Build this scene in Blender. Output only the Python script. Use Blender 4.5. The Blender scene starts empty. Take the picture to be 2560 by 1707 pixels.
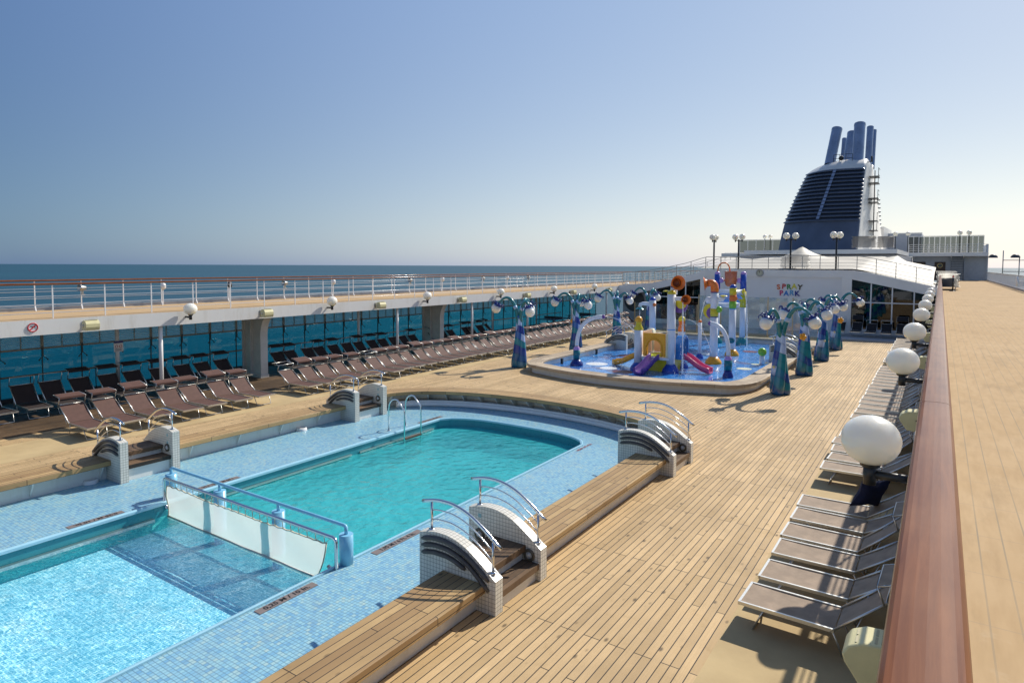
import bpy, bmesh, math, random
from mathutils import Vector, Matrix
R=math.radians; PI=math.pi; rnd=random.Random(7)
scene=bpy.context.scene; C=scene.collection
EYE=4.75

# ---------------------------------------------------------------- node helper
class NT:
    def __init__(s,name,rough=0.5,spec=0.5,metal=0.0,coat=0.0):
        s.m=bpy.data.materials.new(name); s.m.use_nodes=True; s.t=s.m.node_tree
        s.b=s.t.nodes['Principled BSDF']; s.out=s.t.nodes['Material Output']
        s.b.inputs['Roughness'].default_value=rough; s.b.inputs['Metallic'].default_value=metal
        s.b.inputs['Specular IOR Level'].default_value=spec; s.b.inputs['Coat Weight'].default_value=coat
    def n(s,typ,**kw):
        nd=s.t.nodes.new(typ)
        for k,v in kw.items(): setattr(nd,k,v)
        return nd
    def put(s,sock,v):
        if isinstance(v,bpy.types.NodeSocket): s.t.links.new(v,sock)
        elif isinstance(v,(tuple,list)):
            sock.default_value=tuple(v)+((1,) if len(v)==3 and sock.type=='RGBA' else ())
        else: sock.default_value=v
    def coord(s,kind='Object'):
        return s.n('ShaderNodeTexCoord').outputs[kind]
    def math(s,op,a,b=0.0,c=0.0):
        nd=s.n('ShaderNodeMath',operation=op); s.put(nd.inputs[0],a); s.put(nd.inputs[1],b); s.put(nd.inputs[2],c); return nd.outputs[0]
    def vmath(s,op,a,b=(0,0,0)):
        nd=s.n('ShaderNodeVectorMath',operation=op); s.put(nd.inputs[0],a)
        if op=='SCALE': s.put(nd.inputs['Scale'],b); return nd.outputs[0]
        s.put(nd.inputs[1],b); return nd.outputs[0]
    def sep(s,v):
        nd=s.n('ShaderNodeSeparateXYZ'); s.put(nd.inputs[0],v); return nd.outputs
    def comb(s,x,y,z):
        nd=s.n('ShaderNodeCombineXYZ'); s.put(nd.inputs[0],x); s.put(nd.inputs[1],y); s.put(nd.inputs[2],z); return nd.outputs[0]
    def noise(s,v,scale,detail=3.0,rough=.55,dist=0.0):
        nd=s.n('ShaderNodeTexNoise'); s.put(nd.inputs['Vector'],v); nd.inputs['Scale'].default_value=scale
        nd.inputs['Detail'].default_value=detail; nd.inputs['Roughness'].default_value=rough; nd.inputs['Distortion'].default_value=dist
        return nd.outputs['Fac']
    def white(s,v):
        nd=s.n('ShaderNodeTexWhiteNoise',noise_dimensions='3D'); s.put(nd.inputs['Vector'],v); return nd.outputs['Value']
    def voro(s,v,scale,feature='F1',rand=1.0):
        nd=s.n('ShaderNodeTexVoronoi',feature=feature); s.put(nd.inputs['Vector'],v); nd.inputs['Scale'].default_value=scale
        nd.inputs['Randomness'].default_value=rand; return nd.outputs['Distance']
    def ramp(s,f,stops,interp='LINEAR'):
        nd=s.n('ShaderNodeValToRGB'); s.put(nd.inputs[0],f); cr=nd.color_ramp; cr.interpolation=interp
        while len(cr.elements)<len(stops): cr.elements.new(.5)
        for e,(p,c) in zip(cr.elements,stops):
            e.position=p; e.color=(c,c,c,1) if not isinstance(c,(tuple,list)) else tuple(c)+(1,)
        return nd.outputs[0]
    def mix(s,f,a,b,mode='MIX'):
        nd=s.n('ShaderNodeMix',data_type='RGBA',blend_type=mode); s.put(nd.inputs[0],f); s.put(nd.inputs[6],a); s.put(nd.inputs[7],b); return nd.outputs[2]
    def color(s,v): s.put(s.b.inputs['Base Color'],v); return s
    def rough(s,v): s.put(s.b.inputs['Roughness'],v); return s
    def bump(s,h,strength=.3,dist=.01):
        nd=s.n('ShaderNodeBump'); nd.inputs['Strength'].default_value=strength; nd.inputs['Distance'].default_value=dist
        s.put(nd.inputs['Height'],h); s.put(s.b.inputs['Normal'],nd.outputs[0]); return s
M={}
def paint(name,col,rough=.4,metal=0.0,coat=0.0,var=.08,scale=3.0,spec=.5):
    """painted surface with faint blotchy variation and uneven gloss"""
    t=NT(name,rough,spec,metal,coat); v=t.coord()
    n=t.noise(v,scale,4); n2=t.noise(v,scale*9,3)
    k=t.ramp(n,[(.3,1-var),(.7,1+var)])
    t.color(t.mix(1.0,tuple(col),k,'MULTIPLY'))
    t.rough(t.math('ADD',t.math('MULTIPLY',n2,.2),rough-.1))
    M[name]=t.m; return t.m

# ---------------------------------------------------------------- mesh builder
class MB:
    def __init__(s): s.v=[];s.f=[];s.mi=[];s.sm=[];s.uv=[]
    def add(s,vs,fs,mi=0,sm=False,uvs=None):
        o=len(s.v); s.v+=[tuple(p) for p in vs]
        for i,f in enumerate(fs):
            s.f.append(tuple(o+k for k in f)); s.mi.append(mi); s.sm.append(sm)
            s.uv.append(uvs[i] if uvs else None)
        return s
    def box(s,a,b,mi=0,bev=0):
        x0,y0,z0=[min(p,q) for p,q in zip(a,b)]; x1,y1,z1=[max(p,q) for p,q in zip(a,b)]
        if bev<=0:
            vs=[(x0,y0,z0),(x1,y0,z0),(x1,y1,z0),(x0,y1,z0),(x0,y0,z1),(x1,y0,z1),(x1,y1,z1),(x0,y1,z1)]
            return s.add(vs,[(0,3,2,1),(4,5,6,7),(0,1,5,4),(1,2,6,5),(2,3,7,6),(3,0,4,7)],mi)
        bm=bmesh.new(); bmesh.ops.create_cube(bm,size=1)
        for v in bm.verts: v.co=Vector(((x0+x1)/2+v.co.x*(x1-x0),(y0+y1)/2+v.co.y*(y1-y0),(z0+z1)/2+v.co.z*(z1-z0)))
        bmesh.ops.bevel(bm,geom=list(bm.edges),offset=bev,segments=2,affect='EDGES',profile=.5)
        return s.bm(bm,mi,False)
    def bm(s,bm,mi=0,sm=False):
        bm.verts.ensure_lookup_table(); bm.verts.index_update()
        s.add([v.co for v in bm.verts],[[v.index for v in f.verts] for f in bm.faces],mi,sm); bm.free(); return s
    def obox(s,c,ux,uy,uz,mi=0):
        c=Vector(c);ux=Vector(ux);uy=Vector(uy);uz=Vector(uz)
        vs=[c-ux-uy-uz,c+ux-uy-uz,c+ux+uy-uz,c-ux+uy-uz,c-ux-uy+uz,c+ux-uy+uz,c+ux+uy+uz,c-ux+uy+uz]
        return s.add(vs,[(0,3,2,1),(4,5,6,7),(0,1,5,4),(1,2,6,5),(2,3,7,6),(3,0,4,7)],mi)
    def tube(s,pts,r,n=8,mi=0,cap=True,sm=True,flat=None):
        pts=[Vector(p) for p in pts]; k=len(pts); rr=r if isinstance(r,(list,tuple)) else [r]*k
        vs=[];up=None
        for i in range(k):
            d=(pts[min(i+1,k-1)]-pts[max(i-1,0)]).normalized()
            if up is None:
                up=Vector((0,0,1)) if abs(d.z)<.9 else Vector((1,0,0))
            a=d.cross(up); 
            if a.length<1e-5: a=d.cross(Vector((0,1,0)))
            a.normalize(); up=a.cross(d).normalized()
            for j in range(n):
                t=2*PI*j/n
                vs.append(pts[i]+a*math.cos(t)*rr[i]+up*math.sin(t)*rr[i]*(flat or 1))
        fs=[]
        for i in range(k-1):
            for j in range(n):
                fs.append((i*n+j,i*n+(j+1)%n,(i+1)*n+(j+1)%n,(i+1)*n+j))
        s.add(vs,fs,mi,sm)
        if cap:
            o=len(s.v)-len(vs)
            s.f.append(tuple(o+j for j in range(n))[::-1]);s.mi.append(mi);s.sm.append(False);s.uv.append(None)
            s.f.append(tuple(o+(k-1)*n+j for j in range(n)));s.mi.append(mi);s.sm.append(False);s.uv.append(None)
        return s
    def cyl(s,a,b,r,n=12,mi=0,r2=None): return s.tube([a,b],[r,r if r2 is None else r2],n,mi)
    def lathe(s,prof,c=(0,0,0),n=20,mi=0,sm=True,M3=None):
        """prof: (radius,height) list; mi int or list per segment"""
        c=Vector(c); vs=[]
        for r,z in prof:
            for j in range(n):
                p=Vector((r*math.cos(2*PI*j/n),r*math.sin(2*PI*j/n),z))
                if M3 is not None: p=M3@p
                vs.append(c+p)
        for i in range(len(prof)-1):
            fs=[(i*n+j,i*n+(j+1)%n,(i+1)*n+(j+1)%n,(i+1)*n+j) for j in range(n)]
            if i==0: o=len(s.v); s.v+=[tuple(p) for p in vs]
            m=mi[i] if isinstance(mi,(list,tuple)) else mi
            for f in fs: s.f.append(tuple(o+q for q in f)); s.mi.append(m); s.sm.append(sm); s.uv.append(None)
        return s
    def sphere(s,c,r,n=20,m=12,mi=0,sz=None):
        sz=sz or r
        return s.lathe([(max(1e-4,r*math.sin(PI*i/m)),-sz*math.cos(PI*i/m)) for i in range(m+1)],c,n,mi)
    def prism(s,poly,d,axis=1,o=0.0,mi=0,mi_side=None):
        """poly 2D in the two other axes (order: axis1->(x,z), 2->(x,y), 0->(y,z)); extruded o..o+d"""
        def P(p,t):
            return (p[0],t,p[1]) if axis==1 else ((p[0],p[1],t) if axis==2 else (t,p[0],p[1]))
        n=len(poly); vs=[P(p,o) for p in poly]+[P(p,o+d) for p in poly]
        s.add(vs,[tuple(range(n)),tuple(range(2*n-1,n-1,-1))],mi)
        k=len(s.v)-2*n
        for i in range(n):
            j=(i+1)%n
            s.f.append((k+i,k+n+i,k+n+j,k+j)); s.mi.append(mi if mi_side is None else mi_side); s.sm.append(False); s.uv.append(None)
        return s
    def ring(s,c,r,rt,axis='z',n=32,k=8,mi=0):
        c=Vector(c);pts=[]
        for i in range(n+1):
            t=2*PI*i/n; a,b=math.cos(t)*r,math.sin(t)*r
            pts.append(c+(Vector((a,b,0)) if axis=='z' else Vector((a,0,b)) if axis=='y' else Vector((0,a,b))))
        return s.tube(pts,rt,k,mi,cap=False)
    def sweep(s,path,prof,mi=0,closed=False,side=1,caps=True):
        """path: list of (x,y); prof: list of (offset along left normal*side, z), open section joined closed. UV=(arc,offset)"""
        n=len(path); P=[Vector(p) for p in path]; m=len(prof)
        vs=[];al=[0]
        for i in range(1,n): al.append(al[-1]+(P[i]-P[i-1]).length)
        for i in range(n):
            if closed: d=(P[(i+1)%n]-P[i-1])
            else: d=P[min(i+1,n-1)]-P[max(i-1,0)]
            d.normalize(); nn=Vector((-d.y,d.x))*side
            for o,z in prof: vs.append((P[i].x+nn.x*o,P[i].y+nn.y*o,z))
        fs=[];uv=[];dist=[0]
        for j in range(m): 
            a=prof[j];b=prof[(j+1)%m]; dist.append(dist[-1]+math.hypot(b[0]-a[0],b[1]-a[1]))
        rng=n if closed else n-1
        L=al[-1]+((P[0]-P[-1]).length if closed else 0)
        for i in range(rng):
            i2=(i+1)%n; u0=al[i];u1=al[i2] if i2 else L
            for j in range(m):
                j2=(j+1)%m
                fs.append((i*m+j,i2*m+j,i2*m+j2,i*m+j2)); uv.append(((u0,dist[j]),(u1,dist[j]),(u1,dist[j+1]),(u0,dist[j+1])))
        if caps and not closed:
            fs.append(tuple(range(m))[::-1]);uv.append([(0,0)]*m); fs.append(tuple((n-1)*m+j for j in range(m)));uv.append([(0,0)]*m)
        return s.add(vs,fs,mi,False,uv)
    def build(s,name,mats,parent=None,loc=None,recalc=True):
        me=bpy.data.meshes.new(name); me.from_pydata(s.v,[],s.f)
        if not isinstance(mats,(list,tuple)): mats=[mats]
        for m in mats: me.materials.append(M[m] if isinstance(m,str) else m)
        me.polygons.foreach_set('material_index',s.mi); me.polygons.foreach_set('use_smooth',s.sm)
        if any(u for u in s.uv):
            ul=me.uv_layers.new(name='UVMap')
            for p,u in zip(me.polygons,s.uv):
                if u:
                    for li,q in zip(p.loop_indices,u): ul.data[li].uv=q
        if recalc:
            bm=bmesh.new(); bm.from_mesh(me); bmesh.ops.recalc_face_normals(bm,faces=bm.faces); bm.to_mesh(me); bm.free()
        o=bpy.data.objects.new(name,me); C.objects.link(o)
        if parent: o.parent=parent
        if loc: o.location=loc
        return o
def tag(o,label=None,cat=None,group=None,kind=None):
    if label: o['label']=label
    if cat: o['category']=cat
    if group: o['group']=group
    if kind: o['kind']=kind
    return o
def thing(name,label,cat,loc=(0,0,0),rz=0.0,group=None):
    o=bpy.data.objects.new(name,None); C.objects.link(o); o.location=loc; o.rotation_euler=(0,0,rz); o.empty_display_size=.1
    return tag(o,label,cat,group)
def kids(o): return [c for c in bpy.data.objects if c.parent==o]
CH={}
def dup(root,loc,rz=0.0,label=None,group=None,flip=False):
    tree=CH.get(root.name)
    if tree is None:
        def rec(o): return [(c,rec(c)) for c in kids(o)]
        tree=CH[root.name]=rec(root)
    r=root.copy(); C.objects.link(r); r.location=loc; r.rotation_euler=(0,0,rz)
    if label: r['label']=label
    if group: r['group']=group
    def cp(tr,par):
        for o,sub in tr:
            c=o.copy(); C.objects.link(c); c.parent=par; cp(sub,c)
    cp(tree,r); return r
ONES='first second third fourth fifth sixth seventh eighth ninth tenth eleventh twelfth thirteenth fourteenth fifteenth sixteenth seventeenth eighteenth nineteenth'.split()
TENS={2:'twentieth',3:'thirtieth',4:'fortieth',5:'fiftieth'}; TW={2:'twenty',3:'thirty',4:'forty',5:'fifty'}
def ordn(i):
    i+=1
    if i<20: return ONES[i-1]
    return TENS[i//10] if i%10==0 else TW[i//10]+'-'+ONES[i%10-1]
def text_mesh(txt,size,depth,mat,name,parent,mtx,align='CENTER',bold=0.0):
    cu=bpy.data.curves.new(name,'FONT'); cu.body=txt; cu.size=size; cu.extrude=depth; cu.align_x=align; cu.align_y='CENTER'; cu.offset=bold
    cu.resolution_u=3
    ob=bpy.data.objects.new(name,cu); C.objects.link(ob)
    dg=bpy.context.evaluated_depsgraph_get(); dg.update()
    me=bpy.data.meshes.new_from_object(ob.evaluated_get(dg)); bpy.data.objects.remove(ob); bpy.data.curves.remove(cu)
    me.transform(mtx); me.materials.clear(); me.materials.append(M[mat])
    o=bpy.data.objects.new(name,me); C.objects.link(o)
    if parent: o.parent=parent
    return o
def arcpts(f,t0,t1,n): return [f(t0+(t1-t0)*i/n) for i in range(n+1)]
# ---------------------------------------------------------------- materials
def m_planks(name,base,dark,mode='obj',w=.135,L=2.6,swap=True,stain=.5,gap=.011,knots=True,seam=(.035,.028,.022)):
    t=NT(name,.6,.35)
    if mode=='uv': v=t.coord('UV'); x,y,_=t.sep(v); p=t.comb(x,y,0.0); w3=t.comb(x,y,0.0)
    else:
        v=t.coord('Object'); x,y,z=t.sep(v); p=t.comb(y,x,0.0) if swap else t.comb(x,y,0.0); w3=v
    br=t.n('ShaderNodeTexBrick',offset=.37,offset_frequency=3); t.put(br.inputs['Vector'],p)
    br.inputs['Scale'].default_value=1; br.inputs['Brick Width'].default_value=L; br.inputs['Row Height'].default_value=w
    br.inputs['Mortar Size'].default_value=gap/2*1.0; br.inputs['Mortar Smooth'].default_value=.15; br.inputs['Bias'].default_value=0
    t.put(br.inputs['Color1'],(0,0,0)); t.put(br.inputs['Color2'],(1,1,1)); t.put(br.inputs['Mortar'],(.5,.5,.5))
    per=br.outputs['Color']; fac=br.outputs['Fac']
    g=t.noise(t.vmath('MULTIPLY',p,(2.0,60.0,1)),1.0,4,.6)             # grain along the board
    st=t.noise(w3,.55,5,.6); st2=t.noise(w3,3.5,4,.6)
    col=t.mix(per,tuple(base),tuple(dark))
    col=t.mix(t.ramp(g,[(.35,0.0),(.75,.55)]),col,tuple(c*.62 for c in base))
    col=t.mix(t.math('MULTIPLY',t.ramp(st,[(.42,0.0),(.75,1.0)]),stain),col,tuple(c*.55 for c in dark))
    col=t.mix(t.math('MULTIPLY',t.ramp(st2,[(.58,0.0),(.75,1.0)]),stain*.5),col,tuple(c*.5 for c in dark))
    if knots:
        kd=t.voro(t.vmath('MULTIPLY',p,(.8,1.6,1)),3.2); sel=t.noise(p,1.3,2)
        kn=t.math('MULTIPLY',t.ramp(kd,[(.07,1.0),(.17,0.0)]),t.ramp(sel,[(.38,0.0),(.46,1.0)]))
        col=t.mix(t.math('MULTIPLY',kn,.75),col,(.05,.035,.022))
    col=t.mix(fac,col,tuple(seam))
    t.color(col); t.rough(t.ramp(st2,[(.3,.5),(.7,.75)]))
    t.bump(t.math('SUBTRACT',t.math('MULTIPLY',g,.25),fac),.5,.006)
    M[name]=t.m
m_planks('deck_teak',(.74,.515,.265),(.53,.36,.175),w=.115,L=2.4,stain=.5,gap=.014)
m_planks('shade_teak',(.17,.105,.052),(.085,.052,.028),w=.132,L=2.4,stain=1.0)  # stained boards, darkened so the left deck's shade sits in the colour
m_planks('bench_teak',(.58,.39,.18),(.36,.22,.10),'uv',w=.118,L=1.7,stain=.55,gap=.012)
m_planks('rim_teak',(.62,.50,.35),(.40,.30,.20),'uv',w=.25,L=1.2,stain=.6,gap=.008,knots=False)
m_planks('tread_teak',(.20,.125,.07),(.11,.068,.04),w=.10,L=4,stain=.6,knots=False)
def m_tiles(name,stops,size=.052,grout=(.42,.5,.52),gw=.10,rough=.3,clump=.3,gfade=1.0):
    t=NT(name,rough,.5); v=t.coord(); nrm=t.n('ShaderNodeNewGeometry').outputs['Normal']
    s=t.vmath('SCALE',v,1/size); fr=t.vmath('FRACTION',s); fx=t.sep(fr); na=t.sep(t.vmath('ABSOLUTE',nrm))
    ln=None
    for i,lim in enumerate((.85,.85,.5)):
        l=t.math('MULTIPLY',t.math('LESS_THAN',fx[i],gw),t.math('LESS_THAN',na[i],lim))
        ln=l if ln is None else t.math('MAXIMUM',ln,l)
    cell=t.vmath('FLOOR',t.vmath('ADD',s,t.vmath('SCALE',nrm,.013)))
    r=t.white(cell); cl=t.noise(v,1.6,3)
    f=t.math('ADD',t.math('MULTIPLY',r,1-clump),t.math('MULTIPLY',cl,clump))
    col=t.ramp(f,stops); dirt=t.noise(v,2.3,5,.65)
    col=t.mix(t.ramp(dirt,[(.5,0.0),(.85,.35)]),col,(.35,.33,.26))
    t.color(t.mix(t.math('MULTIPLY',ln,gfade),col,tuple(grout))); t.rough(t.math('ADD',rough,t.math('MULTIPLY',ln,.4)))
    t.bump(ln,-.25,.004); M[name]=t.m
m_tiles('pool_tile',[(.10,(.17,.39,.60)),(.28,(.24,.49,.65)),(.5,(.29,.55,.67)),(.70,(.33,.59,.67)),(.86,(.41,.60,.60)),(.97,(.50,.62,.52))],.060,(.10,.21,.30),.13,.25,.30)
m_tiles('white_tile',[(.1,(.68,.655,.58)),(.9,(.76,.735,.66))],.058,(.27,.26,.22),.11,.3,.5)
m_tiles('floor_tile_shallow',[(.1,(.11,.39,.52)),(.9,(.17,.46,.57))],.055,(.42,.70,.78),.08,.4,.3)
# carpet under the loungers, upper deck covering
t=NT('beige_rubber',.8,.3); v=t.coord(); n=t.noise(v,1.1,5,.6); n2=t.noise(v,40,2)
t.color(t.mix(t.ramp(n,[(.35,0.0),(.7,1.0)]),(.56,.42,.22),(.45,.33,.17))); t.bump(n2,.2,.004); M['beige_rubber']=t.m
t=NT('promenade_vinyl',.85,.06); v=t.coord(); x,y,z=t.sep(v)
n=t.noise(v,.8,5,.6); n2=t.noise(t.vmath('MULTIPLY',v,(14,2.5,1)),1,3)
fx=t.math('FRACT',t.math('MULTIPLY',x,1/.123)); fy=t.math('FRACT',t.math('MULTIPLY',y,1/.62))
lx=t.math('LESS_THAN',fx,.07); ly=t.math('LESS_THAN',fy,.016)
wear=t.ramp(t.noise(v,.9,3),[(.35,.25),(.7,.8)])
col=t.mix(t.ramp(n,[(.3,0.0),(.75,1.0)]),(.51,.35,.19),(.57,.405,.235)); col=t.mix(t.ramp(n2,[(.4,0.0),(.8,.4)]),col,(.36,.235,.12)); n5=t.noise(t.vmath('MULTIPLY',v,(2.2,.5,1)),1.3,6,.7); col=t.mix(t.ramp(n5,[(.52,0.0),(.72,.45)]),col,(.30,.215,.13)); n6=t.noise(v,6,4,.7); col=t.mix(t.ramp(n6,[(.62,0.0),(.75,.35)]),col,(.58,.45,.30))
col=t.mix(t.math('MULTIPLY',lx,wear),col,(.30,.25,.18)); col=t.mix(t.math('MULTIPLY',ly,.45),col,(.40,.30,.2))
t.color(col); t.bump(n2,.15,.003); M['promenade_vinyl']=t.m
# metals
def m_metal(name,col,rough,scale=25):
    t=NT(name,rough,.5,1.0); v=t.coord(); n=t.noise(v,scale,3); t.color(t.mix(n,tuple(c*.85 for c in col),tuple(col)))
    t.rough(t.math('ADD',rough-.06,t.math('MULTIPLY',n,.14))); M[name]=t.m
m_metal('chrome',(.78,.78,.78),.12); m_metal('aluminium',(.74,.73,.69),.38); m_metal('steel_dull',(.48,.47,.44),.42)
t=NT('varnished_teak',.5,.1,0,.35); v=t.coord(); g=t.noise(t.vmath('MULTIPLY',v,(40,2.2,40)),1,5,.65,.4); n=t.noise(v,2.5,4)
t.b.inputs['Coat Roughness'].default_value=.10; t.b.inputs['Coat IOR'].default_value=1.32
c=t.mix(t.ramp(g,[(.3,0.0),(.75,1.0)]),(.13,.035,.010),(.25,.085,.026)); c=t.mix(t.ramp(n,[(.45,0.0),(.8,.45)]),c,(.30,.13,.055)); t.color(c); M['varnished_teak']=t.m
# paints
paint('white_paint',(.84,.83,.80),.35,var=.05,scale=.9); paint('white_gloss',(.80,.80,.80),.22,var=.03); paint('offwhite_wall',(.80,.80,.80),.5,var=.05,scale=.6)
paint('grey_wall',(.40,.41,.43),.5,var=.06,scale=.5); paint('cream_plastic',(.68,.62,.34),.45,var=.06,scale=8); paint('pool_blue_paint',(.22,.52,.72),.3,var=.07,scale=5)
paint('black_metal',(.015,.016,.018),.4); paint('dark_grey',(.06,.065,.07),.5); paint('funnel_navy',(.080,.103,.155),.42,var=.16,scale=.5); paint('louver_navy',(.022,.03,.05),.3,var=.15)
paint('pipe_blue',(.27,.33,.45),.3,.3,var=.14,scale=.8); paint('teal_wall',(.03,.26,.32),.3,var=.1,scale=1.5); paint('coping_blue',(.35,.62,.74),.3,var=.05)
paint('sling_brown',(.11,.052,.038),.75,var=.14,scale=7); paint('sling_taupe',(.32,.235,.165),.75,var=.2,scale=5); paint('sling_black',(.012,.010,.012),.8,var=.2)
for nm,c in dict(orange=(.80,.19,.02),orange2=(.85,.38,.02),yellow=(.70,.58,.02),navy=(.012,.03,.20),royal=(.02,.07,.40),purple=(.16,.06,.30),pink=(.75,.10,.22),lilac=(.50,.30,.62),teal=(.02,.26,.27),green=(.22,.52,.04),salmon=(.62,.17,.06),lightblue=(.10,.38,.80),red=(.55,.02,.03),plwhite=(.80,.82,.84),lime=(.45,.65,.02),peach=(.85,.55,.33),palecream=(.80,.78,.55),tealdk=(.015,.17,.20),black=(.012,.012,.014)).items():
    paint('pl_'+nm,c,.28,coat=.2,var=.05,scale=2.5)
t=NT('opal_globe',.28,.5,0,.6); v=t.coord(); n=t.noise(v,3,2); t.color(t.mix(n,(.82,.77,.66),(.88,.83,.73))); t.b.inputs['Subsurface Weight'].default_value=1.0; t.b.inputs['Subsurface Radius'].default_value=(1.0,.9,.75); t.b.inputs['Subsurface Scale'].default_value=.45; M['opal_globe']=t.m
t=NT('stain_white',.4,.5); v=t.coord(); n=t.noise(t.vmath('MULTIPLY',v,(1,2.2,.35)),1.2,5,.7); n2=t.noise(v,.7,3)
t.color(t.mix(t.ramp(n,[(.52,0.0),(.8,.5)]),t.mix(n2,(.74,.73,.69),(.80,.79,.76)),(.50,.45,.36))); M['stain_white']=t.m
t=NT('marker_plate',.55,.4); v=t.coord(); n=t.noise(v,9,4); t.color(t.mix(n,(.17,.14,.13),(.27,.22,.20))); M['marker_plate']=t.m
# tree lamp skin: patchwork in blues
t=NT('sea_patchwork',.22,.5,0,.4); v=t.coord(); x,y,z=t.sep(v); wob=t.noise(v,1.4,2)
ang=t.math('ARCTAN2',y,x); a=t.math('ADD',t.math('MULTIPLY',z,3.0),t.math('ADD',t.math('MULTIPLY',ang,.30),t.math('MULTIPLY',wob,1.2)))
cell=t.comb(t.math('FLOOR',a),t.math('FLOOR',t.math('ADD',t.math('MULTIPLY',ang,.8),t.math('MULTIPLY',z,-.5))),0.0); r=t.white(cell)
col=t.ramp(r,[(0,(.015,.23,.29)),(.24,(.012,.04,.28)),(.46,(.03,.13,.42)),(.64,(.46,.60,.86)),(.80,(.015,.19,.33))],'CONSTANT')
fine=t.ramp(t.math('FRACT',t.math('MULTIPLY',a,1.0)),[(0,.75),(.2,1.0),(.8,1.0),(1,.82)]); low=t.ramp(z,[(.0,.75),(1.0,.12)])
col=t.mix(t.ramp(t.math('MULTIPLY',z,.5),[(.25,.8),(.45,0.0)]),col,t.mix(t.white(t.math('FLOOR',a)),(.015,.20,.25),(.03,.08,.30)))
t.color(t.mix(1.0,col,fine,'MULTIPLY')); M['sea_patchwork']=t.m
# glasses: real see-through, tinted, mirror reflections on top
def schlick(t,f0,normal=None,extra=0.0):
    g=t.n('ShaderNodeNewGeometry'); d=t.n('ShaderNodeVectorMath',operation='DOT_PRODUCT'); t.put(d.inputs[0],g.outputs['Incoming']); t.put(d.inputs[1],normal if normal is not None else g.outputs['Normal'])
    c=t.math('SUBTRACT',1.0,t.math('MINIMUM',t.math('ABSOLUTE',d.outputs['Value']),1.0))
    return t.math('ADD',t.math('MULTIPLY',t.math('POWER',c,5.0),1-f0),f0+extra)
def m_glass(name,tint,ior=1.5,rough=.02,dirt=None,floor=0.0):
    t=NT(name); tr=t.n('ShaderNodeBsdfTransparent'); tr.inputs[0].default_value=tuple(tint)+(1,); gl=t.n('ShaderNodeBsdfGlossy'); gl.inputs['Roughness'].default_value=rough; gl.inputs[0].default_value=(1,1,1,1)
    mx=t.n('ShaderNodeMixShader')
    t.put(mx.inputs[0],schlick(t,((ior-1)/(ior+1))**2,None,floor)); t.t.links.new(tr.outputs[0],mx.inputs[1]); t.t.links.new(gl.outputs[0],mx.inputs[2]); o=mx.outputs[0]
    if dirt:
        df=t.n('ShaderNodeBsdfDiffuse'); df.inputs[0].default_value=dirt[1]+(1,); m2=t.n('ShaderNodeMixShader')
        n=t.noise(t.vmath('MULTIPLY',t.coord(),(1,1,.6)),1.6,5,.65); t.put(m2.inputs[0],t.math('MULTIPLY',t.ramp(n,[(.35,.2),(.75,1.0)]),dirt[0])); t.t.links.new(o,m2.inputs[1]); t.t.links.new(df.outputs[0],m2.inputs[2]); o=m2.outputs[0]
    t.t.links.new(o,t.out.inputs[0]); M[name]=t.m
m_glass('blue_glass',(.30,.78,.84),1.45); m_glass('clear_screen',(.80,.85,.84),1.5,dirt=(.10,(.5,.52,.5))); m_glass('dark_glass',(.10,.11,.11),1.55)
m_glass('smoke_glass',(.36,.39,.40),1.5); m_glass('louver_glass',(.60,.86,.90),1.45)
t=NT('netting',.7,.3); tr=t.n('ShaderNodeBsdfTransparent'); mx=t.n('ShaderNodeMixShader'); v=t.coord(); s=t.vmath('SCALE',v,55.0); fz=t.sep(t.vmath('FRACTION',s))
t.color((.80,.80,.74)); mx.inputs[0].default_value=.80; tl_=t.n('ShaderNodeBsdfTranslucent'); tl_.inputs[0].default_value=(.88,.88,.82,1); m3=t.n('ShaderNodeMixShader'); m3.inputs[0].default_value=.5; t.t.links.new(t.b.outputs[0],m3.inputs[1]); t.t.links.new(tl_.outputs[0],m3.inputs[2]); t.t.links.new(tr.outputs[0],mx.inputs[1]); t.t.links.new(m3.outputs[0],mx.inputs[2]); t.t.links.new(mx.outputs[0],t.out.inputs[0]); M['netting']=t.m
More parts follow.
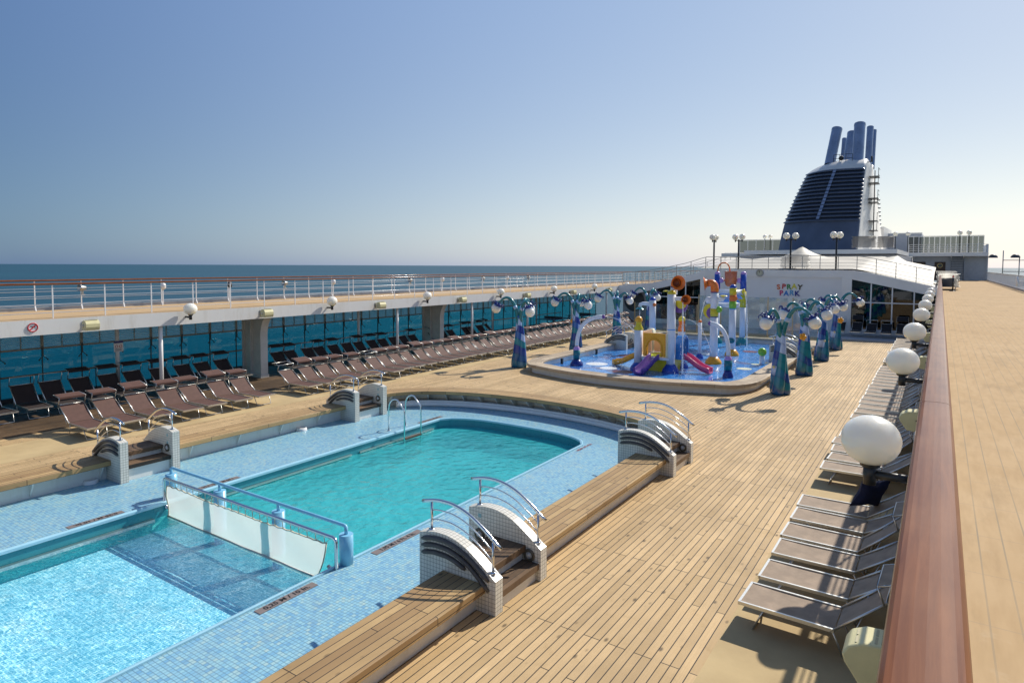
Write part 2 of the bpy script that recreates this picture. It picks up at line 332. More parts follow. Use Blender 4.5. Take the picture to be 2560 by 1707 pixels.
# pool water: tinted transmission with bright caustic veins painted into the tint, mirror reflection by Fresnel
def m_water(name,tint,bright,scale,caustic,bumpd,turbid=0.0,tcol=(.05,.45,.45)):
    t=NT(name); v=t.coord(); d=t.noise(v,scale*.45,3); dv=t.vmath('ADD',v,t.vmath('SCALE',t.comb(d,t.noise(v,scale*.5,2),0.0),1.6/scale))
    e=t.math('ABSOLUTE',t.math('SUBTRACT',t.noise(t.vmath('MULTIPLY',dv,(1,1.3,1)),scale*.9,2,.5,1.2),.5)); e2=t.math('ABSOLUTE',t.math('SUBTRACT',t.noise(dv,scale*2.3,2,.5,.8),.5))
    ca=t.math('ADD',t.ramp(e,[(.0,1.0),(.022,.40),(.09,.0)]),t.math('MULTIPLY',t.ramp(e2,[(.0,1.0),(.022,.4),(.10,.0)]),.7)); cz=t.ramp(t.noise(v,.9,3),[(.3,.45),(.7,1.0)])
    tc=t.mix(t.math('MULTIPLY',t.math('MULTIPLY',ca,cz),caustic),tuple(tint),tuple(bright))
    tr=t.n('ShaderNodeBsdfTransparent'); t.put(tr.inputs[0],tc); gl=t.n('ShaderNodeBsdfGlossy'); gl.inputs['Roughness'].default_value=.04; gl.inputs[0].default_value=(1,1,1,1)
    mx=t.n('ShaderNodeMixShader')
    h=t.math('ADD',t.noise(v,scale*.8,4,.6),t.math('MULTIPLY',t.noise(v,scale*.2,2),1.5)); bp=t.n('ShaderNodeBump'); bp.inputs['Strength'].default_value=1; bp.inputs['Distance'].default_value=bumpd; t.put(bp.inputs['Height'],h)
    t.put(gl.inputs['Normal'],bp.outputs[0])
    t.put(mx.inputs[0],schlick(t,.02,bp.outputs[0])); body=tr.outputs[0]
    if turbid:
        df=t.n('ShaderNodeBsdfDiffuse'); t.put(df.inputs[0],t.mix(t.ramp(t.noise(v,.5,4),[(.35,0.0),(.7,1.0)]),tuple(tcol),tuple(min(1,c*1.25) for c in tcol))); t.put(df.inputs['Normal'],bp.outputs[0])
        mt_=t.n('ShaderNodeMixShader'); mt_.inputs[0].default_value=turbid; t.t.links.new(tr.outputs[0],mt_.inputs[1]); t.t.links.new(df.outputs[0],mt_.inputs[2]); body=mt_.outputs[0]
    t.t.links.new(body,mx.inputs[1]); t.t.links.new(gl.outputs[0],mx.inputs[2]); t.t.links.new(mx.outputs[0],t.out.inputs[0]); M[name]=t.m
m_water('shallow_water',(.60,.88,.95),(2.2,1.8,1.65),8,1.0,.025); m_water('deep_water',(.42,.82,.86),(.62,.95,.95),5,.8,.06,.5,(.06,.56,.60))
t=NT('deep_floor',.5,.3); v=t.coord(); n=t.noise(v,1.2,3); t.color(t.mix(n,(.07,.50,.50),(.10,.58,.57))); M['deep_floor']=t.m
# open sea
t=NT('sea_water',.40,.2); v=t.coord(); x,y,z=t.sep(v); p=t.vmath('MULTIPLY',v,(1,1,1))
n1=t.noise(p,.35,5,.6); n2=t.noise(p,.03,4,.6); n3=t.noise(p,1.6,3,.6); n4=t.noise(t.vmath('MULTIPLY',v,(1,.3,1)),.0012,4,.6)
t.color(t.mix(t.ramp(n4,[(.35,0.0),(.7,1.0)]),(.006,.05,.075),(.010,.07,.095))); t.bump(t.math('ADD',t.math('ADD',n1,t.math('MULTIPLY',n2,2.5)),t.math('MULTIPLY',n3,.3)),.8,.5); M['sea_water']=t.m
# painted blue floor of the spray pool
t=NT('spray_floor',.35,.5,0,.4); v=t.coord(); n=t.noise(v,.7,4,.6); n2=t.noise(v,5,4,.6); x,y,z=t.sep(v)
col=t.mix(t.ramp(n,[(.35,0.0),(.65,1.0)]),(.03,.18,.55),(.05,.30,.72)); col=t.mix(t.ramp(n2,[(.55,0.0),(.72,.75)]),col,(.25,.45,.85)); col=t.mix(t.ramp(t.noise(v,.55,2),[(.62,0.0),(.66,.7)]),col,(.12,.05,.10))
t.color(col); t.rough(t.ramp(n2,[(.4,.12),(.7,.4)])); t.bump(t.noise(v,9,3),.35,.02); M['spray_floor']=t.m
t=NT('tent_membrane',.55,.4); v=t.coord(); n=t.noise(v,.5,4); t.color(t.mix(n,(.46,.42,.34),(.52,.48,.40))); t.b.inputs['Subsurface Weight'].default_value=.0; M['tent_membrane']=t.m
t=NT('spray_water',.1,.5); tr=t.n('ShaderNodeBsdfTransparent'); mx=t.n('ShaderNodeMixShader'); n=t.noise(t.coord(),14,3); t.color((.92,.95,.97)); t.put(mx.inputs[0],t.ramp(n,[(.35,.25),(.65,.85)])); t.t.links.new(tr.outputs[0],mx.inputs[1]); t.t.links.new(t.b.outputs[0],mx.inputs[2]); t.t.links.new(mx.outputs[0],t.out.inputs[0]); M['spray_water']=t.m
t=NT('louvre_slats',.4,.5); t.color((.80,.86,.86)); tl_=t.n('ShaderNodeBsdfTranslucent'); tl_.inputs[0].default_value=(.90,.95,.95,1); mx=t.n('ShaderNodeMixShader'); mx.inputs[0].default_value=.75; t.t.links.new(t.b.outputs[0],mx.inputs[1]); t.t.links.new(tl_.outputs[0],mx.inputs[2]); t.t.links.new(mx.outputs[0],t.out.inputs[0]); M['louvre_slats']=t.m
# ---------------------------------------------------------------- ground sheets
CX=-10.7
def fill_sheet(name,outer,holes,z,mat,label=None):
    bm=bmesh.new()
    for loop in [outer]+holes:
        vs=[bm.verts.new((x,y,z)) for x,y in loop]
        for i in range(len(vs)): bm.edges.new((vs[i],vs[(i+1)%len(vs)]))
    bmesh.ops.triangle_fill(bm,use_beauty=True,use_dissolve=False,edges=list(bm.edges))
    for f in bm.faces:
        if f.normal.z<0: f.normal_flip()
    me=bpy.data.meshes.new(name); bm.to_mesh(me); bm.free(); me.materials.append(M[mat]); o=bpy.data.objects.new(name,me); C.objects.link(o)
    return tag(o,kind='structure')
def super_end(a,b,y0,n=2.2,k=40,r0=0,r1=PI):
    out=[]
    for i in range(k+1):
        t=r0+(r1-r0)*i/k; c,s=math.cos(t),math.sin(t)
        out.append((CX+a*math.copysign(abs(c)**(2/n),c),y0+b*abs(s)**(2/n)))
    return out
Y0=-6.0
pool_edge=super_end(5.30,3.05,15.2)                                   # right -> far -> left
hole=[(-5.40,Y0)]+pool_edge+[(-16.0,Y0)]
deck_out=[(3.6,Y0-2),(3.6,46.2),(-27.2,46.2),(-27.2,Y0-2)]
deck=fill_sheet('pool_deck',deck_out,[[(x,y) for x,y in [(-5.40,Y0)]+pool_edge+[(-16.0,Y0)]]],0.0,'deck_teak')
# rubber strips below the loungers (4 mm above the boards)
for nm,a,b in (('lounger_strip',(-2.2,Y0-2),(3.6,46.0)),('lounger_strip',(-20.15,Y0-2),(-18.35,46.0))):
    s=MB(); s.add([(a[0],a[1],.004),(b[0],a[1],.004),(b[0],b[1],.004),(a[0],b[1],.004)],[(0,1,2,3)]); tag(s.build(nm,'beige_rubber'),kind='structure')
s=MB(); s.add([(-27.2,Y0-2,.004),(-20.95,Y0-2,.004),(-20.95,46.0,.004),(-27.2,46.0,.004)],[(0,1,2,3)]); tag(s.build('deck_shade_band','shade_teak'),kind='structure')  # sheet of darkened boards standing in for the shade band
# raised kerb under the house at the far end
s=MB(); s.box((-22.2,46.2,-.3),(3.6,56,.10)); tag(s.build('deck_kerb','grey_wall'),kind='structure')
# tiled surround at -0.2 with the pool opening
WL=-.47
pe=[(-8.1,Y0)]+[(-8.1,15.6)]
far=[( -8.1-.0,15.6)]
for i in range(25):
    t=i/24; x=-8.1-(13.25-8.1)*t; u=(x+10.675)/2.575
    far.append((x,15.62+.80*(max(0,1-abs(u)**3.2))**.6))
opening=[(-8.1,Y0)]+far[1:]+[(-13.25,Y0)]
surr=fill_sheet('pool_surround',[(-5.3,Y0-1),(-5.3,15.2)]+super_end(5.45,3.3,15.2)[1:-1]+[(-16.1,15.2),(-16.1,Y0-1)],[opening],-.2,'pool_tile')
def wallstrip(path,z0,z1,name,mat,parent=None):
    s=MB(); n=len(path)
    for i in range(n-1):
        (x0,y0),(x1,y1)=path[i],path[i+1]; s.add([(x0,y0,z0),(x1,y1,z0),(x1,y1,z1),(x0,y0,z1)],[(0,1,2,3)])
    return s.build(name,mat,parent,recalc=False)
pool=thing('swimming_pool','turquoise swimming pool with a curved far end and light blue lip','swimming pool')
wallstrip(opening[:],WL,-.2,'pool_wall','teal_wall',pool); wallstrip(opening[:],-2.0,WL,'underwater_wall','deep_floor',pool)
SY=7.85; WY=6.88
s=MB(); s.add([(-13.25,Y0,-.74),(-8.1,Y0,-.74),(-8.1,SY,-.74),(-13.25,SY,-.74)],[(0,1,2,3)]); s.build('shallow_floor','floor_tile_shallow',pool)
s=MB(); s.add([(-13.25,SY,-.74),(-8.1,SY,-.74),(-8.1,SY,-.95),(-13.25,SY,-.95)],[(0,1,2,3)]); s.build('step_wall','deep_floor',pool)
fp=[(-8.1,SY)]+far[1:]+[(-13.25,SY)]
s=MB(); s.add([(x,y,-.95) for x,y in fp],[tuple(range(len(fp)))]); s.build('deep_floor','deep_floor',pool)
# light blue lip round the opening, overflow ledge at the water line
lip=MB(); lip.sweep([(-13.25,Y0)]+far[1:][::-1]+[(-8.1,Y0)],[(0.045,-.196),(0.045,-.172),(0.01,-.168),(-.035,-.185),(-.035,-.235),(-.01,-.235),(-.01,-.196)],side=1)
lip.build('coping','coping_blue',pool)
led=MB(); led.sweep([(-13.24,Y0)]+[(-13.24,6.6)],[(0,-.44),(-.09,-.44),(-.09,-.50),(0,-.50)]); led.sweep([(-13.24,7.3),(-13.24,11.9)],[(0,-.41),(-.05,-.41),(-.05,-.45),(0,-.45)]); led.sweep([(-13.24,12.2),(-13.24,15.3)],[(0,-.41),(-.05,-.41),(-.05,-.45),(0,-.45)])
led.build('overflow_ledge','aluminium',pool)
def water(y0,y1,mat,poly=None):
    s=MB(); p=poly or [(-13.25,y0),(-8.1,y0),(-8.1,y1),(-13.25,y1)]
    s.add([(x,y,WL) for x,y in p],[tuple(range(len(p)))]); o=s.build('pool_water',mat); tag(o,kind='structure')
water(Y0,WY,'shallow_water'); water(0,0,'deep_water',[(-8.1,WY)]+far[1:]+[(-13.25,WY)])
# sea
s=MB(); rad=[0,60,200,800,3000,12000,45000]; 
vs=[];fs=[];n=48
for r in rad[1:]:
    for j in range(n): vs.append((r*math.cos(2*PI*j/n),r*math.sin(2*PI*j/n)+20,-24))
fs.append(tuple(range(n)))
for i in range(len(rad)-2):
    for j in range(n): fs.append((i*n+j,i*n+(j+1)%n,(i+1)*n+(j+1)%n,(i+1)*n+j))
s.add(vs,fs); tag(s.build('sea','sea_water'),kind='structure')

# ---------------------------------------------------------------- benches round the pool
def bench(path,label,z=.40,w=.76,side=1,base_in=.24,depth=.20,zb=-.22,group='teak benches round the pool'):
    b=thing('pool_bench',label,'bench',(0,0,0),0,group)
    t=.115
    s=MB(); s.sweep(path,[(0,z-t),(0,z-.012),(.012,z),(w-.012,z),(w,z-.012),(w,z-t)],side=side); s.build('seat','bench_teak',b)
    s=MB(); s.sweep(path,[(base_in,zb),(base_in,z-t-.002),(w-.16,z-t-.002),(w-.16,zb)],side=side); s.build('base','stain_white',b)
    # knee brackets under the pool-side overhang
    acc=0.0
    for i in range(1,len(path)):
        a=Vector(path[i-1]);c=Vector(path[i]); seg=(c-a).length; d=(c-a).normalized(); nn=Vector((-d.y,d.x))*side; k=.6-acc
        while k<seg:
            s=MB(); p=a+d*k; q=p+nn*(base_in); r=p+nn*.05
            s.add([(q.x-d.x*.015,q.y-d.y*.015,z-t-.005),(r.x-d.x*.015,r.y-d.y*.015,z-t-.005),(q.x-d.x*.015,q.y-d.y*.015,-.19),(q.x+d.x*.015,q.y+d.y*.015,z-t-.005),(r.x+d.x*.015,r.y+d.y*.015,z-t-.005),(q.x+d.x*.015,q.y+d.y*.015,-.19)],[(0,1,2),(3,5,4),(0,3,4,1),(1,4,5,2),(2,5,3,0)]); s.build('bracket','stain_white',b); k+=1.35
        acc=(seg-(k-1.35)) if k>1.35 else acc+seg
    return b
A1,A2,A3,A4=6.89,8.07,13.84,15.05; AT=.18     # arch front faces
LZ=-.13                                         # the left-hand set sits a little lower
bench([(-5.79,Y0),(-5.79,A1)],'long teak bench beside the shallow pool, nearest the camera',side=-1)
bench([(-5.79,A2+AT),(-5.79,A3)],'teak bench beside the deep pool, between the two right-hand tiled steps',side=-1)
bench([(-15.61,Y0),(-15.61,A1)],'stained teak bench along the left side of the shallow pool',z=.40+LZ,side=1)
bench([(-15.61,A2+AT),(-15.61,A3)],'teak bench along the left of the deep pool, between the two left-hand tiled steps',z=.40+LZ,side=1)
bench([p for p in super_end(4.95,2.65,15.1,k=48)][1:-1],'curved teak bench round the far end of the deep pool',z=.36,side=-1,base_in=.55)
# white roller tube lying along the curved wall
p=[(x,y,-.12) for x,y in super_end(5.2,2.92,15.0,k=40,r0=.42,r1=PI-.35)]
s=MB(); s.tube(p,.085,12); s.tube([(x,y+.02,z+.09) for x,y,z in p],.045,8); tag(s.build('lane_tube','white_gloss'),'long white plastic tube lying along the curved wall at the far end of the pool','tube')

# ---------------------------------------------------------------- tiled step walls
def topz(u): # u: 0 at the deck end .. 1.36 at the pool end
    pts=[(0,.47),(.12,.565),(.24,.66),(.38,.75),(.52,.83),(.68,.89),(.85,.925),(1.06,.925),(1.2,.90),(1.36,.855)]
    for (a,za),(b,zb) in zip(pts,pts[1:]):
        if u<=b: return za+(zb-za)*(u-a)/(b-a)
    return pts[-1][1]
def smoothz(u): return (topz(max(0,u-.05))+2*topz(u)+topz(min(1.36,u+.05)))/4
def make_arch(kind,label,zs=1.0):
    """local: x from 0 (deck end) towards -1.36 (pool end), y 0..AT, kind 'bars' or 'lights'"""
    a=thing('step_wall',label,'step wall',group='white tiled arch walls beside the pool steps')
    us=[1.36*i/26 for i in range(27)]
    poly=[(0,-.2)]+[(-u,smoothz(u)) for u in us]+[(-1.36,-.24)]
    s=MB(); s.prism(poly,AT,1,0.0); s.build('tiled_wall','white_tile',a)
    if kind=='bars':
        for off,ue in ((.085,.10),(.185,.10),(.29,.50)):
            pts=[]
            for i in range(19):
                u=1.30+(ue-1.30)*i/18; drop=off+(.0 if ue>.3 else .0)
                pts.append((-u,-.02,smoothz(u)-off-(max(0,.45-u)*.12 if off>.15 else 0)))
            s=MB(); s.tube(pts,[.018]+[.034]*17+[.018],10); s.build('grip_bar','grip_dark',a)
    else:
        for u,z in ((.20,.36),(1.14,.46)):
            s=MB(); m=Matrix.Rotation(PI/2,3,'X'); s.lathe([(.098,0),(.098,.022),(.066,.032),(.056,.014)],(-u,0,z),20,0,True,m); r=s.build('light_ring','ring_bronze',a)
            s=MB(); s.lathe([(.05,.010),(.045,.03),(.03,.042),(.001,.048)],(-u,0,z),16,0,True,m); s.build('lens','opal_globe',r)
        s=MB()
        for z in (.76,.58): s.box((-1.17,-.003,z-.032),(-1.11,.01,z+.032))
        s.build('blue_tile','tealtile',a)
    # handrail
    h=MB(); yy=AT*.5
    rail=[(-(1.36*i/20*1.04-.04),yy,smoothz(min(1.36,max(0,1.36*i/20)))+.43+(.05 if i<3 else 0)*0) for i in range(21)]
    h.tube(rail,.026,10)
    hr=h.build('handrail','chrome',a)
    for off in (.15,.29):
        s=MB(); s.tube([(-u,yy,smoothz(u)+off) for u in [.10+(1.2-.10)*i/16 for i in range(17)]],.011,6); s.build('rail_bar','chrome',hr)
    for u in (.10,1.2):
        s=MB(); s.tube([(-u,yy,smoothz(u)-.02),(-u,yy,smoothz(u)+.42)],.019,8); s.lathe([(.05,0),(.05,.012),(.02,.02)],(-u,yy,smoothz(u)+.0),12); s.build('post','chrome',hr)
    return a
paint('ring_bronze',(.10,.085,.06),.4); paint('grip_dark',(.085,.08,.075),.5,var=.2,scale=9); paint('tealtile',(.25,.45,.48),.3)
XR,XL=-4.86,-16.54
abars=make_arch('bars','white tiled arch wall with dark grip bars, nearest the camera on the right')
alit=make_arch('lights','white tiled arch wall with round step lights, second from the camera on the right')
abars.location=(XR,A1,0); alit.location=(XR,A2,0)
dup(abars,(XR,A3,0),0,'white tiled arch wall with grip bars at the far end of the middle right bench')
dup(alit,(XR,A4,0),0,'white tiled arch wall with step light and handrail beside the curved bench on the right')
# left copies are mirrored in x: separate mesh set
def mirror_tree(root):
    r=root.copy(); C.objects.link(r)
    def rec(o,par):
        for c in kids(o):
            d=c.copy(); d.data=c.data.copy(); d.data.transform(Matrix.Scale(-1,4,(1,0,0))); d.data.flip_normals(); C.objects.link(d); d.parent=par; rec(c,d)
    rec(root,r); return r
mb=mirror_tree(abars); ml=mirror_tree(alit)
mb.location=(XL,A1,LZ); mb['label']='white tiled arch wall with curved grip bars, nearest the left edge of the photo'
ml.location=(XL,A2,LZ); ml['label']='white tiled arch wall with round step lights, second on the left of the pool'
dup(mb,(XL,A3,LZ),0,'white tiled arch wall with grip bars near the pool ladder on the far left side')
dup(ml,(XL,A4,LZ),0,'white tiled arch wall with step lights behind the pool ladder on the far left side')
# steps between the walls
def make_steps(x,sgn,y,dz,label):
    st=thing('pool_steps',label,'steps',(x,y,dz),0,'wooden steps over the pool bench')
    for i,(u0,u1,z) in enumerate(((.02,.42,.27),(.26,.94,.50),(.86,1.30,.30))):
        s=MB(); w=A2-A1-AT-.01
        s.box((sgn*u0,.005,z-.09),(sgn*u1,w,z)); s.build('tread','tread_teak',st)
        s=MB(); s.box((sgn*(u0+.06),.008,-.2),(sgn*(u1-.06),w-.003,z-.092)); s.build('riser','stain_white',st)
for x,sg,dz,nm in ((XR,-1,0,'right'),(XL,1,LZ,'left')):
    for y,wh in ((A1,'near'),(A3,'far')):
        make_steps(x,sg,y+AT,dz,'dark wooden steps between the two %s tiled arch walls on the %s of the pool'%(wh,nm))

# ---------------------------------------------------------------- pool divider, net, ladder, markers
ND=7.12
dv=thing('pool_divider','light blue tubular barrier on four posts between shallow and deep pool','barrier',(0,ND,0))
xs=[-13.47,-11.68,-9.84,-8.05]
for x in xs:
    s=MB(); bot=-.2 if x in (xs[0],xs[-1]) else -2.4
    s.cyl((x,0,bot),(x,0,.30),.115,20); s.cyl((x,0,.30),(x,0,.42),.03,10); s.build('post','pool_blue_paint',dv)
s=MB(); pts=[(xs[0],0,.36),(xs[0],0,.40),(xs[0]+.015,0,.425),(xs[0]+.05,0,.435)]+[(xs[0]+.05+(xs[-1]-xs[0]-.1)*i/8,0,.435) for i in range(1,9)]+[(xs[-1]-.015,0,.425),(xs[-1],0,.40),(xs[-1],0,.36)]
s.tube(pts,.030,10); s.build('handrail','pool_blue_paint',dv)
nt=thing('pool_net','white mesh net laced to a chrome frame across the shallow pool edge','net',(0,6.88,0))
x0,x1=-13.30,-8.02
s=MB(); s.tube([(x0+.12,0,-.34),(x0+.05,0,-.27),(x0,0,-.22),(x0,0,.24),(x0+.02,0,.29),(x0+.07,0,.31),(x1-.07,0,.31),(x1-.02,0,.29),(x1,0,.24),(x1,0,-.16),(x1-.03,0,-.22),(x1-.10,0,-.24),(x1-.2,0,-.19)],.031,10); s.build('frame','chrome',nt)
s=MB(); s.cyl((x0+.1,0,-.47),(x1-.5,0,-.47),.018,8); s.build('bottom_bar','steel_dull',nt)
nx,nz=46,6; vs=[];fs=[]
def nettop(x):
    k=(x-x0)/(x1-x0); return .20-.025*abs(math.sin(k*PI*23))-.04*math.sin(k*PI)
for i in range(nx+1):
    k=i/nx
    for j in range(nz+1):
        h=j/nz; xl=x0+.12+.03*math.sin(h*7); xr=x1-.22-.30*(1-h)**1.4
        x=xl+(xr-xl)*k; zt=nettop(x); z=-.52+(zt+.52)*h; vs.append((x,.012*math.sin(k*19+h*5),z))
for i in range(nx):
    for j in range(nz): fs.append((i*(nz+1)+j,(i+1)*(nz+1)+j,(i+1)*(nz+1)+j+1,i*(nz+1)+j+1))
s=MB(); s.add(vs,fs,0,True); s.build('netting','netting',nt)
hem=MB(); top=[vs[i*(nz+1)+nz] for i in range(nx+1)]; sd=[vs[nx*(nz+1)+j] for j in range(nz+1)]; sl=[vs[j] for j in range(nz+1)]
for pp in (top,sd,sl): hem.tube(pp,.02,6,flat=.4)
hem.build('hem','hem_cream',nt) if 'hem_cream' in M else (paint('hem_cream',(.62,.56,.42),.8), hem.build('hem','hem_cream',nt))
s=MB()
for i in range(23):
    x=x0+.2+(x1-x0-.5)*i/22; s.cyl((x,0,.30),(x+.02,0,nettop(x)),.007,5); s.cyl((x+.02,0,nettop(x)),(x+.19,0,.295),.003,4)
s.build('lacing','hem_cream',nt)
ld=thing('pool_ladder','chrome pool ladder with two looped handrails at the far left of the deep pool','ladder',(0,0,0))
for y in (13.70,14.42):
    s=MB(); pts=[(-13.58,y,-.2),(-13.58,y,.46)]+[(-13.31-.27*math.cos(t),y,.48+.30*math.sin(t)) for t in [PI*.12*i for i in range(1,6)]]+[(-12.97,y,.52),(-12.95,y,.42),(-12.95,y,-1.1)]
    s.tube(pts,.022,10); s.lathe([(.05,0),(.05,.015),(.02,.02)],(-13.58,y,-.2),12); s.build('handrail','chrome',ld)
for z in (-.36,-.62,-.9):
    s=MB(); s.box((-13.0,13.72,z-.02),(-12.9,14.40,z+.02)); s.build('rung','tread_teak',ld)
M['mark_black']=paint('mark_black',(.012,.012,.012),.6); paint('mark_red',(.35,.05,.03),.6)
def marker(x,y0,y1,txt,label,flip=False,plate='marker_plate',ink='mark_black',w=.15):
    o=thing('depth_marker',label,'depth marker',(x,(y0+y1)/2,-.196),0,'depth markers on the pool surround')
    L=y1-y0
    if plate: s=MB(); s.box((-w/2,-L/2,0),(w/2,L/2,.004),0); s.build('plate',plate,o)
    rz=PI/2 if not flip else -PI/2
    text_mesh(txt,.125 if L<1.2 else .115,.001,ink,'lettering',o,Matrix.Translation((0,0,.0065))@Matrix.Rotation(rz,4,'Z')@Matrix.Scale(L*.84/ (len(txt)*.053),4,(1,0,0)) ,bold=.002)
marker(-7.93,5.36,6.38,'0,25 M / 10 In.','dark depth plate reading 0,25 M / 10 In. on the near right tiles')
marker(-7.93,7.62,8.80,'1,95 M / 6 Ft. 4 In.','dark depth plate reading 1,95 M / 6 Ft. 4 In. right of the net')
marker(-7.93,14.85,16.0,'1,95 M / 6 Ft. 4 In.','faded red depth lettering at the far right corner of the deep pool',plate=None,ink='mark_red')
marker(-13.46,5.15,6.14,'0,25 M / 10 In.','dark depth plate on the left tiles beside the shallow water',True)
marker(-13.46,7.65,8.68,'1,95 M / 6 Ft. 4 In.','dark depth plate on the left tiles behind the net',True)
marker(-13.46,14.9,16.0,'1,95 M / 6 Ft. 4 In.','faded depth plate beyond the pool ladder on the left tiles',True)
s=MB(); s.lathe([(.16,0),(.15,.07),(.11,.09),(.10,.05),(.001,.05)],(0,0,0),24); tag(s.build('drain_cap','white_gloss',loc=(-15.85,6.55,-.2)),'round white drain cap on the tiles below the left bench, left of the tiled arch','drain cap')
tag(dup(bpy.data.objects['drain_cap'],(-15.75,12.25,-.2)),'round white drain cap on the tiles below the middle left bench','drain cap')
# ---------------------------------------------------------------- promenade decks left and right (ship structure)
PZ=3.05
pl=thing('promenade_deck','raised promenade deck with a white edge beam along the left side of the ship','deck gallery')
s=MB(); s.add([(-27.2,Y0-2,PZ),(-22.72,Y0-2,PZ),(-22.72,101,PZ),(-27.2,101,PZ)],[(0,1,2,3)]); s.build('walkway','promenade_vinyl',pl)
s=MB(); s.box((-22.86,Y0-2,2.58),(-22.68,54,PZ-.004)); s.build('edge_beam','stain_white',pl)
s=MB(); s.box((-27.2,Y0-2,2.72),(-22.87,101,PZ-.006)); s.build('ceiling_slab','white_paint',pl)
s=MB(); s.box((-27.3,Y0-2,2.75),(-27.2,101,PZ+.12)); s.build('gutter','grey_wall',pl)
pr=thing('promenade_deck','raised tan promenade deck beside the camera along the right side of the ship','deck gallery')
s=MB(); s.add([(-.06,Y0-2,PZ),(5.1,Y0-2,PZ),(5.1,101.9,PZ),(-.06,101.9,PZ)],[(0,1,2,3)]); s.build('walkway','promenade_vinyl',pr)
s=MB(); s.box((-.09,Y0-2,2.58),(.09,54,PZ-.004)); s.build('edge_beam','stain_white',pr)
s=MB(); s.box((.10,Y0-2,2.72),(5.1,101.9,PZ-.006)); s.build('ceiling_slab','white_paint',pr)
s=MB(); s.box((3.6,Y0-2,-.3),(3.75,54,2.72)); s.build('inner_wall','grey_wall',pr)
hull=thing('ship_hull','white ship hull below the pool deck','hull')
s=MB(); s.box((-27.35,-60,-24.5),(5.15,140,-2.6)); s.box((-27.35,-60,-2.59),(-27.2,140,-.05)); s.box((5.0,-60,-2.59),(5.15,140,-.05)); s.box((-16.3,-60,-2.58),(-13.5,60,-.5)); s.box((-7.8,-60,-2.58),(-5.0,60,-.5)); s.build('hull_plating','white_paint',hull)

def railing(name,label,x,ys,y0,y1,zb,h,bars,cap='varnished_teak',capr=(.05,.032),post_r=.022,sgn=1,mat='white_gloss',group=None,kick=True):
    r=thing(name,label,'railing',(x,0,zb),0,group)
    s=MB(); s.tube([(0,y0+(y1-y0)*i/24,h-.03) for i in range(25)],capr[0],8,flat=capr[1]/capr[0]); s.build('handrail',cap,r)
    for b in bars:
        s=MB(); s.cyl((0,y0,b),(0,y1,b),.012,6); s.build('rail_bar',mat,r)
    pm=None
    for y in ys:
        if pm is None:
            s=MB(); s.box((-.012,-.018,0),(.012,.018,h-.05)); 
            if kick: s.add([(sgn*.01,-.02,.0),(sgn*.09,-.02,.0),(sgn*.01,-.02,.17),(sgn*.01,.02,.0),(sgn*.09,.02,.0),(sgn*.01,.02,.17)],[(0,1,2),(3,5,4),(0,3,4,1),(1,4,5,2),(2,5,3,0)])
            pm=s.build('post',mat,r); pm.location=(0,y,0)
        else:
            c=pm.copy(); C.objects.link(c); c.parent=r; c.location=(0,y,0)
    return r
BAR=[.93,.69,.44,.18]
railing('deck_railing','white railing with teak handrail along the inner edge of the left promenade',-22.93,[8.58-1.5*6+1.5*k for k in range(42)],Y0,51.5,PZ,1.10,BAR,kick=False)
railing('deck_railing','white railing with teak handrail on the seaward edge of the left promenade',-27.0,[9.55-1.5*7+1.5*k for k in range(75)],Y0,101,PZ,1.12,BAR)
# small lamps and speakers on the seaward rail
def rail_light(y,label,dark=False):
    o=thing('rail_floodlight',label,'floodlight',(-26.93,y,PZ+.74),0,'small lights on the seaward railing')
    s=MB(); m=Matrix.Rotation(PI/2,3,'X'); s.lathe([(.04,-.12),(.075,-.1),(.10,.05),(.13,.14),(.12,.13),(.001,.10)],(.06,0,.05),16,0,True,m); s.build('housing','black_metal' if dark else 'steel_dull',o)
    s=MB(); s.box((.0,-.03,-.2),(.06,.03,-.02)); s.box((.02,-.09,-.24),(.12,.06,-.18)); s.build('bracket','steel_dull',o)
def rail_horn(y,label,dark=False):
    o=thing('rail_speaker',label,'speaker',(-26.9,y,PZ+.78),0,'round speakers on the seaward railing')
    s=MB(); s.lathe([(.001,-.13),(.07,-.12),(.10,-.03),(.10,.05),(.07,.12),(.001,.14)],(.06,0,0),16); s.build('housing','black_metal' if dark else 'white_paint',o)
    s=MB(); s.box((0,-.02,-.75),(.03,.02,-.1)); s.build('stem','white_gloss',o)
for y,l,d in ((11.05,'small grey floodlight on the seaward rail above the near cream floodlight',0),(20.05,'dark grey floodlight on the seaward rail above the second globe lamp',0),(29.05,'double floodlight on the seaward rail behind the near left tree lamp',0),(36.55,'round floodlight on the far seaward rail left of the middle tree lamp',0),(42.55,'small floodlight on the far seaward rail behind the spray pool',0)): rail_light(y,l,d)
for y,l,d in ((14.05,'cream round speaker on the seaward rail behind the first globe lamp',0),(17.05,'black round speaker on the seaward rail right of the first globe lamp',1),(23.05,'cream speaker on the seaward rail right of the second globe lamp',0),(32.05,'pale speaker on the far seaward rail above the near left tree lamp',0),(39.55,'pale speaker on the far seaward rail above the middle left tree lamp',0)): rail_horn(y,l,d)

